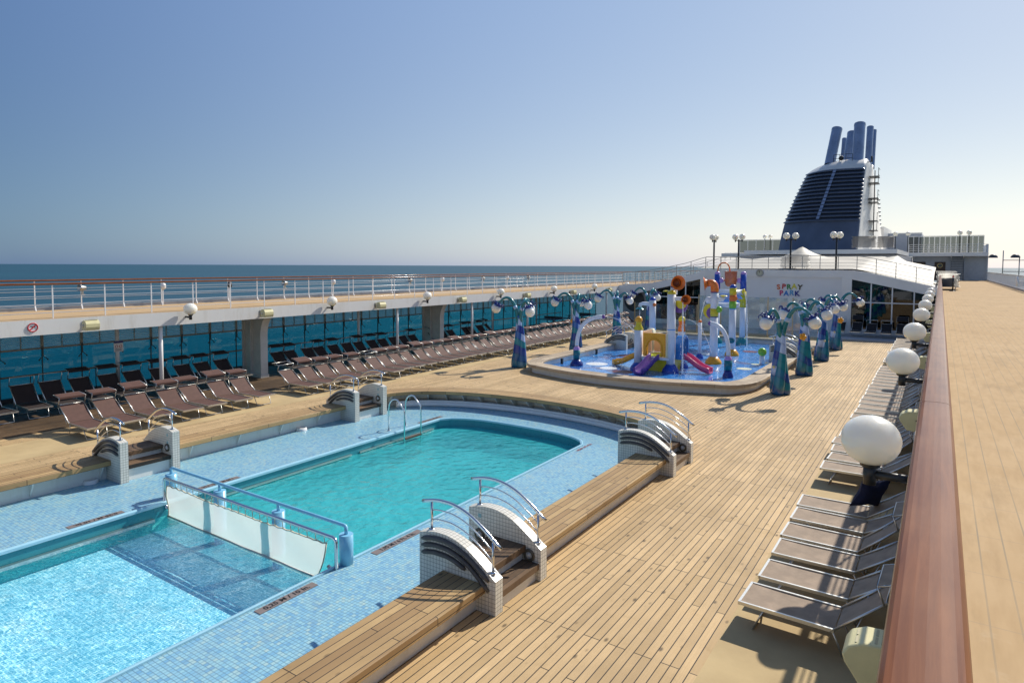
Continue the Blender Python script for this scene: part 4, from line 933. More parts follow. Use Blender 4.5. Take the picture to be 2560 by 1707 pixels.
# ---------------------------------------------------------------- spray pool play equipment
def seg_post(s,x,y,parts):
    for z0,z1,r0,r1,mi in parts: s.lathe([(r0,z0),(r1,z1)],(x,y,0),20,mi)
def post(parent,x,y,z0,z1,r,mat,name='post',r2=None):
    s=MB(); s.lathe([(.001,z0),(r,z0),(r2 or r,z1),(.001,z1)],(x,y,0),20); return s.build(name,mat,parent)
def dome(parent,x,y,z,r,mat,name='cap',h=None):
    h=h or r; s=MB(); s.lathe([(r*math.cos(t),h*math.sin(t)) for t in [PI/2*i/7 for i in range(7)]]+[(.001,h)],(x,y,z),20); return s.build(name,mat,parent)
def bell(parent,x,y,r0,r1,h,mat,name='foot'):
    s=MB(); s.lathe([(r0,0),(r0,.06),(r0*.93,.16*h/.4),(r0*.72,.28*h/.4),(r1,h),(.001,h)],(x,y,.06),22); return s.build(name,mat,parent)
paint('horn_throat_shade',(.22,.05,.01),.5)  # horn orange darkened: shade inside the mouth put into the paint
def horn(parent,c,d,r,L,mat,name='horn'):
    d=Vector(d).normalized(); rot=Vector((0,0,1)).rotation_difference(d).to_matrix()
    s=MB(); s.lathe([(r*.45,0),(r*.5,L*.35),(r*.68,L*.7),(r*1.0,L),(r*1.04,L),(r*.9,L*.93),(r*.62,L*.60)],c,22,0,True,rot); o=s.build(name,mat,parent,recalc=False); s=MB(); s.lathe([(r*.62,L*.60),(r*.48,L*.3),(.001,L*.25)],c,22,0,True,rot); s.build('throat','horn_throat_shade',o,recalc=False); return o
def cane(x,y,az,label,reach=1.25,top=2.40,r0=.31):
    o=thing('spray_cane',label,'spray cane',(x,y,0)); bell(o,0,0,r0,.16,.30,'pl_navy'); post(o,0,0,.38,.80,.165,'pl_tealdk','lower_post')
    s=MB(); s.lathe([(.165,.80),(.15,.88),(.085,.98)],(0,0,0),18); s.build('shoulder','pl_lilac',o); post(o,0,0,.975,1.03,.085,'pl_yellow','ring')
    ca,sa=math.cos(az),math.sin(az)
    pts=bez((0,0,1.0),(.0,0,1.75),(.28*reach*ca,.28*reach*sa,top-.02),(reach*ca,reach*sa,top),16)
    s=MB(); s.tube(pts,[.09]*17,12); s.build('pipe','pl_plwhite',o)
    e=Vector(pts[-1]); d=(e-Vector(pts[-2])).normalized(); s=MB(); s.tube([e-d*.02,e+d*.08],[.10,.08],12); s.build('nozzle','pl_purple',o); return o
cane(-14.14,26.65,R(12),'white bent spray cane with teal base at the left front of the spray pool'); cane(-7.34,27.44,R(172),'white bent spray cane with teal base at the right front of the spray pool',.82,2.30,.22)
tw=thing('play_tower','small play tower with an orange arch, blue tunnel and three slides','play tower')
FLx,FLy,FRx,FRy=-11.22,27.05,-9.80,27.30
bell(tw,FLx,FLy,.36,.19,.36,'pl_royal'); post(tw,FLx,FLy,.4,1.9,.185,'pl_plwhite')
s=MB(); s.lathe([(.19,1.88),(.19,1.98),(.12,2.12),(.12,2.2),(.17,2.29)],(FLx,FLy,0),18); s.build('figure_neck','pl_yellow',tw); s=MB(); s.sphere((FLx,FLy,2.33),.17,18,12); s.build('figure_head','pl_orange2',tw)
bell(tw,FRx,FRy,.37,.19,.36,'pl_royal'); post(tw,FRx,FRy,.4,3.52,.185,'pl_plwhite'); s=MB(); s.lathe([(.19,1.94),(.19,1.98)],(FRx,FRy,0),18); s.build('joint_band','pl_lightblue',tw)
dome(tw,FRx,FRy,3.52,.19,'pl_yellow'); s=MB(); s.cyl((FRx,FRy+.3,3.5),(FRx,FRy+.3,3.85),.15,16); s.tube([(FRx,FRy,3.45),(FRx,FRy+.3,3.6)],.12,12); s.build('horn_pipe','pl_plwhite',tw); post(tw,FRx,FRy+.3,3.8,3.86,.155,'pl_navy','horn_ring'); 
s=MB(); s.tube([(FRx,FRy+.3,3.84),(FRx+.02,FRy+.28,3.98),(FRx+.09,FRy+.18,4.05)],[.15,.17,.17],14); s.build('horn_elbow','pl_orange',tw); horn(tw,(FRx+.08,FRy+.16,4.02),(.75,-.8,.02),.31,.36,'pl_orange')
s=MB(); s.tube([(FRx,FRy,3.33),(FRx+.58,FRy-.05,3.33)],.085,12); s.build('side_pipe','pl_plwhite',tw); horn(tw,(FRx+.58,FRy-.03,3.33),(.6,-.9,-.1),.21,.26,'pl_orange','small_horn')
s=MB(); s.lathe([(.001,-.04),(.33,-.04),(.33,.04),(.001,.04)],(FRx+.32,FRy+.2,3.02),24,0,False,Matrix.Rotation(PI/2,3,'X')); s.build('disc','pl_purple',tw); s=MB(); s.lathe([(.001,-.045),(.24,-.045),(.24,.045),(.001,.045)],(FRx+.38,FRy+.195,3.12),24,0,False,Matrix.Rotation(PI/2,3,'X')); s.build('disc_spot','pl_yellow',tw)
dome(tw,FRx-.28,FRy+.1,3.62,.16,'pl_yellow','spout_scoop',.06)
BRx,BRy=-9.82,28.75
bell(tw,BRx,BRy,.33,.17,.34,'pl_royal'); post(tw,BRx,BRy,.4,1.75,.17,'pl_plwhite'); s=MB(); s.lathe([(.17,1.75),(.17,1.9),(.12,2.05),(.15,2.24)],(BRx,BRy,0),18); s.build('figure_neck','pl_orange',tw); s=MB(); s.sphere((BRx,BRy,2.30),.16,18,12); s.build('figure_head','pl_yellow',tw)
post(tw,-11.3,28.75,.06,1.8,.17,'pl_palecream')
# platform and panels
s=MB(); s.box((-11.2,27.0,.60),(-9.8,28.8,.72),0,.02); s.build('platform','pl_plwhite',tw); s=MB(); s.box((-11.0,27.2,.722),(-10.0,28.6,.735)); s.build('floor_mat','pl_lime',tw)
s=MB(); s.box((-11.05,27.25,.06),(-9.75,28.6,.598)); s.build('plinth','pl_yellow',tw)
arch=[(-10.98,.74),(-10.98,1.78),(-9.98,1.78),(-9.98,.74),(-10.17,.74)]+[(-10.48+.31*math.cos(t),1.16+.30*math.sin(t)) for t in [PI*i/10 for i in range(11)]]+[(-10.79,.74)]
s=MB(); s.prism(arch,.10,1,27.02); s.build('arch_panel','pl_orange2',tw)
s=MB(); s.tube([(-10.48+.36*math.cos(t),27.0,1.16+.36*math.sin(t)) for t in [PI*i/14 for i in range(15)]],.035,8); s.tube([(-10.84,27.0,1.16),(-10.84,27.0,.76)],.035,8); s.tube([(-10.12,27.0,1.16),(-10.12,27.0,.76)],.035,8); s.build('arch_trim','pl_orange2',tw)
s=MB(); s.box((-11.26,27.25,.74),(-11.18,28.6,1.78)); s.build('side_panel','pl_peach',tw)
for x in (-9.93,): s=MB(); s.box((-9.96,27.1,.74),(-9.88,27.2,1.75)); s.build('side_panel','pl_palecream',tw)
s=MB(); s.box((-11.1,28.66,.74),(-10.1,28.74,1.6)); s.build('back_panel','pl_peach',tw)
paint('pl_tunnelblue',(.03,.19,.52),.28,coat=.3)
vs=[];fs=[];s=MB()
prof=[(-.36,.60),(-.36,1.3)]+[(.36*-math.cos(t),1.3+.36*math.sin(t)) for t in [PI*i/12 for i in range(1,12)]]+[(.36,1.3),(.36,.60)]
inp=[(y*.84,.60 if z==.60 else 1.3+(z-1.3)*.84) for y,z in prof]
poly=prof+inp[::-1]
s.prism([(27.98+y,z) for y,z in poly],.30,0,-9.70); s.build('tunnel','pl_tunnelblue',tw)
s=MB(); s.prism([(27.98+y*1.06,.58 if z==.60 else 1.3+(z-1.3)*1.06) for y,z in poly],.07,0,-9.42); s.build('tunnel_rim','pl_tunnelblue',tw)
def slide(parent,pts,w,mat):
    s=MB(); vs=[];fs=[]; n=len(pts); sec=[(-1,.17),(-.92,.19),(-.8,.14),(-.72,.02),(0,-.02),(.72,.02),(.8,.14),(.92,.19),(1,.17),(.95,-.06),(0,-.09),(-.95,-.06)]
    P=[Vector(p) for p in pts]
    for i in range(n):
        d=P[min(i+1,n-1)]-P[max(i-1,0)]; d.z=0; d.normalize(); nn=Vector((-d.y,d.x,0))
        for a,z in sec: vs.append(P[i]+nn*a*w+Vector((0,0,z)))
    m=len(sec)
    for i in range(n-1):
        for j in range(m): fs.append((i*m+j,(i+1)*m+j,(i+1)*m+(j+1)%m,i*m+(j+1)%m))
    fs.append(tuple(range(m))); fs.append(tuple((n-1)*m+j for j in range(m))[::-1])
    s.add(vs,fs,0,True); return s.build('slide',mat,parent)
slide(tw,bez((-10.42,26.98,.70),(-10.5,26.6,.66),(-10.58,26.2,.22),(-10.72,25.75,.17),12),.25,'pl_purple')
slide(tw,bez((-11.32,27.75,.68),(-11.9,27.75,.55),(-12.1,27.78,.20),(-12.75,27.8,.16),12),.20,'pl_orange2')
slide(tw,bez((-9.4,27.98,.70),(-9.0,27.9,.66),(-8.75,27.8,.25),(-8.15,27.75,.16),12),.24,'pl_pink')
# shower post
sh=thing('shower_post','tall white and cream shower post with a blue dome and a bent shower head','spray post'); x,y=-13.1,33.5
post(sh,x,y,.06,1.25,.19,'pl_palecream','lower_post'); post(sh,x,y,1.25,1.33,.193,'pl_lightblue','band'); post(sh,x,y,1.33,2.88,.18,'pl_plwhite'); dome(sh,x,y,2.88,.185,'pl_royal')
s=MB(); s.tube([(x,y,2.66),(x-.55,y-.03,2.68),(x-.70,y-.04,2.62),(x-.73,y-.04,2.50)],.10,12); s.build('arm_pipe','pl_plwhite',sh); s=MB(); s.lathe([(.24,2.36),(.10,2.48),(.001,2.48)],(x-.73,y-.04,0),16); s.build('shower_head','pl_teal',sh); s=MB(); s.sphere((x+.16,y-.13,2.64),.10,12,8); s.build('button','pl_orange',sh)
# thin fountain post
tp=thing('fountain_post','thin white fountain post with an orange tip and a blue foot','spray post'); x,y=-10.1,32.35
bell(tp,x,y,.20,.10,.25,'pl_royal'); post(tp,x,y,.28,1.9,.095,'pl_plwhite'); dome(tp,x,y,1.9,.10,'pl_orange',h=.13)
# horn post
hp=thing('horn_post','thick white post with an orange foot and an orange horn on top','spray post'); x,y=-9.0,31.0
bell(hp,x,y,.39,.2,.34,'pl_orange2'); post(hp,x,y,.38,2.30,.185,'pl_plwhite','lower_post'); post(hp,x,y,2.3,2.34,.19,'pl_navy','band'); post(hp,x,y,2.34,2.72,.19,'pl_yellow','yellow_band'); post(hp,x,y,2.72,3.48,.185,'pl_plwhite'); post(hp,x,y,3.48,3.53,.19,'pl_navy','horn_ring')
s=MB(); s.tube([(x,y,3.52),(x,y,3.70),(x-.02,y,3.82),(x-.08,y-.02,3.91),(x-.18,y-.04,3.95),(x-.30,y-.07,3.94)],[.19,.19,.19,.185,.18,.18],18); s.build('horn_elbow','pl_orange',hp); horn(hp,(x-.24,y-.05,3.94),(-1,-.30,-.12),.34,.26,'pl_orange')
s=MB(); s.tube([(x+.1,y,3.15),(x+.38,y,3.18),(x+.42,y,3.3)],.11,12); s.build('side_pipe','pl_plwhite',hp); dome(hp,x+.42,y,3.32,.2,'pl_yellow','spout_scoop',.06); s=MB(); s.sphere((x-.28,y,3.12),.17,14,10); s.build('side_knob','pl_plwhite',hp); s=MB(); s.sphere((x+.22,y,2.68),.16,14,10); s.build('green_knob','pl_green',hp)
s=MB(); s.lathe([(.001,-.04),(.36,-.04),(.36,.04),(.001,.04)],(x-.2,y+.1,2.58),24,0,False,Matrix.Rotation(PI/2,3,'X')); s.build('disc','pl_yellow',hp); s=MB(); s.lathe([(.001,-.045),(.28,-.045),(.28,.045),(.001,.045)],(x-.12,y+.095,2.5),24,0,False,Matrix.Rotation(PI/2,3,'X')); s.build('disc_spot','pl_purple',hp)
# tipping bucket frame
bf=thing('bucket_frame','colourful frame of posts with a tipping salmon bucket and blue splash boards','play frame')
x,y=-9.03,34.4
bell(bf,x,y,.36,.17,.34,'pl_orange2'); post(bf,x,y,.4,2.5,.18,'pl_plwhite'); post(bf,x,y,2.5,2.54,.185,'pl_lightblue','band'); post(bf,x,y,2.54,2.92,.185,'pl_green','green_band'); post(bf,x,y,2.92,3.25,.185,'pl_orange','orange_band'); post(bf,x,y,3.25,3.62,.185,'pl_yellow','yellow_band'); dome(bf,x,y,3.62,.185,'pl_royal')
s=MB(); s.tube([(x+.16,y-.12,3.08),(x+.2,y-.25,3.08)],.11,12); s.build('button','pl_orange',bf); s=MB(); s.sphere((x,y-.1,.86),.17,12,8); s.build('teal_knob','pl_tealdk',bf)
for px,py,nm in ((-9.80,39.6,0),(-11.32,39.5,1)):
    bell(bf,px,py,.37,.2,.42,'pl_teal'); post(bf,px,py,.45,2.3,.175,'pl_plwhite'); post(bf,px,py,2.3,3.25,.18,'pl_yellow','yellow_band'); post(bf,px,py,3.25,4.28,.175,'pl_royal','blue_band'); dome(bf,px,py,4.28,.175,'pl_lilac')
    s=MB(); s.sphere((px+(.24 if nm else -.24),py,3.9),.16,12,8); s.build('lilac_knob','pl_lilac',bf)
s=MB(); s.cyl((-11.2,39.55,3.9),(-9.9,39.55,3.9),.045,8); s.build('axle','pl_orange',bf)
bk=MB(); bk.lathe([(.001,3.52),(.2,3.54),(.31,3.64),(.345,3.8),(.36,4.42),(.385,4.42),(.385,4.45),(.34,4.45),(.33,4.40),(.31,3.85),(.001,3.75)],(-10.53,39.55,0),26); bk.build('bucket','pl_salmon',bf)
s=MB(); s.tube([(-11.32,39.5,4.4)]+[(-10.95-.36*math.cos(t),39.52,4.5+.48*math.sin(t)) for t in [PI*i/12 for i in range(13)]]+[(-10.58,39.53,4.42)],.04,8); s.build('filler_pipe','pl_orange',bf)
for z,x0,x1,yy in ((3.30,-10.95,-9.35,37.6),(2.62,-10.4,-9.2,36.4)):
    s=MB(); s.cyl((x0,yy,z),(x1,yy,z),.12,14); s.build('cross_pipe','pl_plwhite',bf)
s=MB(); s.lathe([(.12,0),(.19,.12),(.17,.13),(.001,.1)],(-9.36,37.6,3.30),16,0,True,Matrix.Rotation(PI/2,3,'Y')); s.build('spout','pl_yellow',bf)
for q in range(4):
    s=MB(); s.obox((-10.15,38.2-.5*q,3.22-.22*q),(.72,0,0),(0,.27,-.10),(0,.01,.02)); s.build('splash_board','pl_lightblue',bf)
s=MB(); s.cyl((-9.05,34.5,2.65),(-10.4,36.4,2.62),.10,12); s.cyl((-9.05,34.5,3.35),(-9.8,39.5,3.3),.09,12); s.build('long_pipe','pl_plwhite',bf)
s=MB(); s.sphere((-6.95,30.9,.62),.20,14,10); 
gb=thing('bubble_post','small green-topped water bubbler beside the right arch wall of the spray pool','spray post'); post(gb,-6.95,31.9,.06,.5,.12,'pl_plwhite'); s=MB(); s.sphere((-6.95,31.9,.68),.2,14,10); s.build('green_head','pl_green',gb)
# water jets
def jet(label,pts,r,drops=0,spread=.12):
    s=MB()
    k=len(pts)-1
    for a,b in zip(pts,pts[1:]):
        pass
    s.tube(pts,[r*(.6+.8*rnd.random()) for _ in pts],6)
    for _ in range(drops):
        p=Vector(pts[rnd.randrange(len(pts)//2,len(pts))])+Vector((rnd.gauss(0,spread),rnd.gauss(0,spread),abs(rnd.gauss(0,spread)))); s.sphere(p,rnd.uniform(.006,.02),5,4)
    o=s.build('water_jet','spray_water'); tag(o,label,'water jet','water jets in the spray pool'); return o
jet('water stream falling from the yellow spout of the bucket frame',bez((-9.25,37.6,3.25),(-9.1,37.6,3.2),(-9.05,37.5,2.2),(-8.98,37.4,.1),20),.035,60,.12)
jet('water stream falling from the small orange horn on the play tower',bez((-9.2,27.0,3.2),(-9.15,26.95,2.9),(-9.15,26.9,1.8),(-9.12,26.9,.1),20),.03,60,.10)
jet('fine water arc from the nozzle of the left spray cane',bez((-12.85,26.9,2.40),(-12.3,27,2.42),(-11.8,27.1,2.2),(-11.3,27.2,1.6),16),.012,20,.05)
jet('slanting spray rising from the thin fountain post',bez((-10.08,32.35,2.05),(-9.98,32.35,2.6),(-9.9,32.3,3.1),(-9.7,32.3,3.15),14),.018,40,.06)
jet('thin shower of water below the teal shower head',bez((-13.83,33.46,2.36),(-13.83,33.46,1.6),(-13.8,33.4,.8),(-13.75,33.4,.1),12),.016,30,.08)
jet('water arc from the yellow headed figure post of the play tower',bez((-9.85,28.7,2.28),(-9.2,28.7,2.5),(-8.7,28.6,1.9),(-8.4,28.6,.9),14),.012,30,.08)
fo=MB()
for _ in range(260):
    cx,cy,sd=rnd.choice(((-7.6,33.6,.8),(-9.0,37.4,.35),(-9.1,26.9,.25),(-13.9,29.5,.5),(-12.2,27.2,.3)))
    fo.sphere((cx+rnd.gauss(0,sd),cy+rnd.gauss(0,sd),.07+abs(rnd.gauss(0,.16))),rnd.uniform(.008,.024),5,4)
tag(fo.build('splashing_water','spray_water'),'scattered splashing droplets over the blue spray pool floor','water spray',kind='stuff')
# blue tables by the left windows
def table(y,label):
    o=thing('games_table',label,'table',(-24.3,y,0),0,'blue tables by the left windows')
    s=MB(); s.box((-.76,-1.35,.73),(.76,1.35,.77)); s.build('tabletop','pl_tablenavy',o)
    for sx in (-.6,.6):
        for sy in (-1.1,1.1): s=MB(); s.box((sx-.025,sy-.025,0),(sx+.025,sy+.025,.73)); s.build('leg','black_metal',o)
    s=MB(); s.box((-.8,-.01,.77),(.8,.01,.92)); s.build('net','dark_grey',o)
paint('pl_tablenavy',(.01,.03,.10),.4); table(42.0,'dark blue games table by the left windows behind the near left tree lamp'); table(46.6,'dark blue games table by the left windows behind the middle left tree lamp')
yb_=thing('caution_stand','small yellow folding stand by the left windows behind the back row loungers','caution stand',(-25.3,15.6,0))
for sg_ in (-1,1):
    s=MB(); s.obox((0,sg_*.10,.33),(.14,0,0),(0,.012,0),(0,-sg_*.09,.33)); s.build('panel','pl_yellow',yb_)
# ---------------------------------------------------------------- deck house with the lettering
HY=50.2
dh=thing('deck_house','white deck house with two sloping glazed wings behind the spray pool','building')
LB,RB=-15.3,-5.72
s=MB(); s.box((LB,HY,.1),(RB,HY+16,4.0)); s.build('front_wall','offwhite_wall',dh)
s=MB(); s.box((LB-.02,HY-.10,3.98),(RB+.02,HY+16,4.50)); s.build('parapet','white_paint',dh)
s=MB(); s.box((RB+.0,HY-.08,.1),(RB+.62,HY+.4,4.50)); s.build('corner_pier','white_paint',dh)
s=MB(); s.box((LB-.40,HY-.08,.1),(LB,HY+.4,4.45)); s.build('corner_pier','white_paint',dh)
def rz(x): 
    P=[(-22.6,3.12),(-19.7,3.38),(-16.9,3.95),(-15.3,4.45),(-5.1,4.50),(-4.2,4.38),(-2.75,4.05),(-.35,3.48),(-.08,3.40)]
    for (a,za),(b,zb) in zip(P,P[1:]):
        if x<=b: return za+(zb-za)*(x-a)/(b-a)
    return P[-1][1]
def wing(xs,low,name):
    top=[(x,rz(x)) for x in xs]; bot=[(x,low(x)) for x in xs]
    s=MB(); s.prism(top+bot[::-1],.35,1,HY-.06); s.build('sloping_fascia','white_paint',dh)
xr=[-5.1,-4.6,-4.0,-3.3,-2.6,-1.9,-1.2,-.6,-.09]; lowr=lambda x:3.88-(x+5.1)*.215
wing(xr,lowr,'r'); xl=[-22.66,-21,-19.7,-18,-16.9,-15.7]; lowl=lambda x: 3.75+(x+15.7)*.24
wing(xl,lowl,'l')
s=MB(); s.box((-22.66,HY+.9,.1),(-19.35,HY+1.2,3.2)); s.build('recess_wall','grey_wall',dh)
s=MB(); s.ring((-21.6,HY+.86,1.8),.85,.05,'y',36,8); s.lathe([(.82,0),(.82,.02),(.001,.02)],(-21.6,HY+.88,1.8),36,0,False,Matrix.Rotation(PI/2,3,'X')); s.build('round_window','dark_grey',dh)
def glaz(x0,x1,mull,trans,low,nm):
    s=MB(); poly=[(x0,.12)]+[(x1,.12)]+[(x,low(x)+.0) for x in (x1,(x0+x1)/2,x0)]; s.prism(poly,.02,1,HY+.12); s.build('window_pane','dark_glass',dh)
    for x in mull: s=MB(); s.box((x-.04,HY+.02,.12),(x+.04,HY+.11,low(x)-.0)); s.build('mullion','white_gloss',dh)
    s=MB(); s.box((x0,HY+.03,trans-.035),(x1,HY+.10,trans+.035)); s.build('transom','white_gloss',dh)
    s=MB(); s.box((x0,HY+.02,.10),(x1,HY+.14,.45)); s.build('window_sill','white_paint',dh)
glaz(-5.1,-.09,(-3.92,-2.66,-1.40),2.30,lowr,'r'); glaz(-19.35,-15.7,(-18.1,-16.9),2.28,lowl,'l')
s=MB(); s.box((-22.6,HY+6,.1),(-.1,HY+6.2,3.1)); s.build('inner_wall','dark_inner',dh) if 'dark_inner' in M else (paint('dark_inner',(.10,.09,.08),.8),s.build('inner_wall','dark_inner',dh))
s=MB(); s.box((-22.6,HY+.3,.06),(-.1,HY+6,.1)); s.build('inner_floor','dark_inner',dh)
for x,z,w,h,m in ((-4.6,2.6,.7,1.2,'pl_red2'),(-3.3,2.9,.5,.9,'pl_teal'),(-2.1,3.0,.8,.6,'cream_plastic'),(-2.2,1.2,1.0,1.2,'steel_dull'),(-17.6,2.6,.8,1.2,'cream_plastic'),(-16.2,1.4,.6,1.0,'steel_dull')):
    s=MB(); s.box((x-w/2,HY+3.2,z-h/2),(x+w/2,HY+3.6,z+h/2)); s.build('interior_panel',m,dh)
s=MB()
vs=[];fs=[]; xs=[-22.6+22.5*i/40 for i in range(41)]
for x in xs: vs.append((x,HY+.28,rz(x)-.02)); vs.append((x,HY+16,rz(x)-.02))
for i in range(40): fs.append((2*i,2*i+2,2*i+3,2*i+1))
s.add(vs,fs); s.build('roof','tent_membrane',dh)
# lettering
sg=thing('wall_lettering','multicoloured wooden letters reading SPRAY PARK on the white middle wall','sign',(0,HY-.02,0))
cols1=(('S','let_orange',-9.90,3.235,-6),('P','let_red',-9.54,3.28,4),('R','let_green',-9.19,3.26,-3),('A','let_yellow',-8.83,3.30,0),('Y','let_brown',-8.44,3.24,6)); cols2=(('P','let_magenta',-9.70,2.80,-4),('A','let_blue',-9.36,2.78,0),('R','let_sky',-8.99,2.83,4),('K','let_navy',-8.62,2.78,-3))
for nm,c in dict(let_orange=(.65,.16,.06),let_red=(.55,.03,.05),let_green=(.04,.28,.08),let_yellow=(.75,.66,.06),let_brown=(.045,.03,.02),let_magenta=(.55,.04,.18),let_blue=(.03,.22,.60),let_sky=(.10,.36,.62),let_navy=(.01,.03,.25)).items(): paint(nm,c,.4)
for ch,m,x,z,rot in cols1+cols2:
    text_mesh(ch,.50,.02,m,'letter',sg,Matrix.Translation((x,0,z))@Matrix.Rotation(R(rot),4,'Y')@Matrix.Rotation(PI/2,4,'X'),bold=.018)
# clock
ck=thing('wall_clock','round grey clock on the parapet above the lettering','clock',(-11.22,HY-.10,4.27))
rot=Matrix.Rotation(PI/2,3,'X')
s=MB(); s.lathe([(.28,0),(.28,.06),(.23,.07),(.23,.05)],(0,0,0),32,0,True,rot); s.build('rim','grey_wall',ck); s=MB(); s.lathe([(.235,.045),(.001,.045)],(0,0,0),32,0,False,rot); s.build('face','clock_face',ck) if 'clock_face' in M else (paint('clock_face',(.55,.55,.42),.5),s.build('face','clock_face',ck))
s=MB()
for q in range(12):
    t=2*PI*q/12; s.obox((.19*math.sin(t),-.05,.19*math.cos(t)),(.012*math.cos(t),0,-.012*math.sin(t)),(0,.004,0),(.026*math.sin(t),0,.026*math.cos(t)))
s.build('hour_mark','black_metal',ck)
for t,l in ((R(-12),.17),(R(-28),.12)): s=MB(); s.obox((l/2*math.sin(t),-.055,l/2*math.cos(t)),(.011*math.cos(t),0,-.011*math.sin(t)),(0,.003,0),(l/2*math.sin(t),0,l/2*math.cos(t))); s.build('hand','black_metal',ck)
# roof railing following the parapet
rr2=thing('roof_railing','grey metal railing along the sloping roof edge of the deck house','railing',(0,HY-.02,0))
xs=[-22.4+.36*i for i in range(62)]
s=MB(); s.tube([(x,0,rz(x)+1.03) for x in xs],.024,6); s.build('handrail','rail_grey',rr2) if 'rail_grey' in M else (paint('rail_grey',(.40,.38,.34),.4),s.build('handrail','rail_grey',rr2))
for h in (.78,.54,.30,.10): s=MB(); s.tube([(x,0,rz(x)+h) for x in xs],.011,5); s.build('rail_bar','rail_grey',rr2)
for k in range(20):
    x=-22.3+1.165*k; s=MB(); s.box((x-.022,-.02,rz(x)),(x+.022,.02,rz(x)+1.02)); s.build('post','rail_grey',rr2)
rr3=thing('roof_railing','second grey railing behind the roof edge railing on the left slope','railing',(0,HY+4.2,0))
s=MB(); s.tube([(x,0,rz(x)+1.03) for x in xs[:22]],.024,6); s.build('handrail','rail_grey',rr3)
for h in (.78,.54,.30,.10): s=MB(); s.tube([(x,0,rz(x)+h) for x in xs[:22]],.011,5); s.build('rail_bar','rail_grey',rr3)
for k in range(7): x=-22.3+1.165*k; s=MB(); s.box((x-.02,-.02,rz(x)),(x+.02,.02,rz(x)+1.02)); s.build('post','rail_grey',rr3)
# roof lamp posts
def lamp_post(x,y,label,rot=0.0,two=True):
    o=thing('lamp_post',label,'lamp post',(x,y,4.50),rot,'twin globe lamp posts on the roof')
    s=MB(); s.cyl((0,0,0),(0,0,2.32),.065,12); s.build('pole','black_metal',o)
    s=MB(); s.box((-.30,-.03,2.20),(.30,.03,2.26)); s.build('crossbar','black_metal',o)
    for q in (-.31,.31):
        s=MB(); s.cyl((q,0,2.12),(q,0,2.30),.045,10); b=s.build('holder','black_metal',o); s=MB(); s.sphere((q,0,2.50),.235,20,14); s.build('globe','opal_globe',b)
lamp_post(-14.75,HY+.2,'lamp post on the roof seen edge-on with one globe showing, leftmost',R(82)); lamp_post(-12.92,HY+.35,'twin globe lamp post, second from the left on the roof',R(-22)); lamp_post(-9.2,HY+.35,'twin globe lamp post in front of the funnel, on the roof left of centre',R(8)); lamp_post(-6.18,HY+.35,'twin globe lamp post at the right of the roof with overlapping globes',R(58))
# stacked loungers on the roof
def stack(x,y,z,w,h,label,L=1.0):
    o=thing('lounger_stack',label,'lounger stack',(x,y,z),0,'stacked loungers')
    n=int(h/.085)
    for k in range(n):
        s=MB(); j=rnd.uniform(-.06,.06); s.tube([(-w/2+j,-L/2,.25+.085*k),(w/2+j,-L/2,.25+.085*k),(w/2+j,L/2,.25+.085*k),(-w/2+j,L/2,.25+.085*k),(-w/2+j,-L/2,.25+.085*k)],.018,5); f=s.build('lounger_frame','steel_dull',o)
        s=MB(); s.box((-w/2+j+.03,-L/2+.02,.245+.085*k),(w/2+j-.03,L/2-.02,.255+.085*k)); s.build('sling','sling_brown',f)
    for sx in (-1,1): s=MB(); s.tube([(sx*w*.35,-L/2,.26),(sx*w*.30,-L/2,0),(sx*w*.30,L/2,0),(sx*w*.35,L/2,.26)],.016,5); s.build('leg','aluminium',o)
stack(-8.75,HY+1.0,4.50,1.5,.95,'stack of folded loungers behind the roof railing, right of the twin lamp post'); stack(-9.5,HY+1.6,4.50,1.0,.85,'smaller stack of folded loungers just left of the larger roof stack')
stack(.55,58.5,PZ,1.3,1.1,'stack of white loungers at the far end of the right promenade',1.6); stack(.4,60.6,PZ,1.3,1.25,'taller stack of white loungers behind the first at the right promenade',1.6)
stack(-7.2,81.3,6.70,2.3,1.35,'stack of loungers on the upper deck right of the funnel foot'); stack(-5.2,83.0,6.70,1.6,1.30,'second stack of loungers on the upper deck near the glass screens')
# tensioned white canopy behind the parapet
tn=thing('tent_canopy','white tensile canopy with peaks behind the roof railing','canopy')
def tz(x,y):
    base=4.62+(y-52)*.048; side=max(0,(x+5.0))*.24; z=base-side
    for px,py,h,w in ((-10.3,62,1.55,1.7),(-3.1,63.5,1.0,2.0),(-16.5,64,.4,2.0)):
        d=math.hypot(x-px,(y-py)*.8); z+=h*math.exp(-d/w*1.1)
    return z
nx,ny=60,30; vs=[];fs=[]
for i in range(nx+1):
    for j in range(ny+1):
        y=51.4+26*j/ny; x=-16.4+16.0*i/nx-(1-j/ny)*0; vs.append((x,y,tz(x,y)))
for i in range(nx):
    for j in range(ny): fs.append((i*(ny+1)+j,(i+1)*(ny+1)+j,(i+1)*(ny+1)+j+1,i*(ny+1)+j+1))
s=MB(); s.add(vs,fs,0,True); s.build('membrane','tent_membrane',tn)
s=MB(); s.cyl((-10.3,62,4.4),(-10.3,62,6.5),.06,10); s.build('mast','white_gloss',tn)
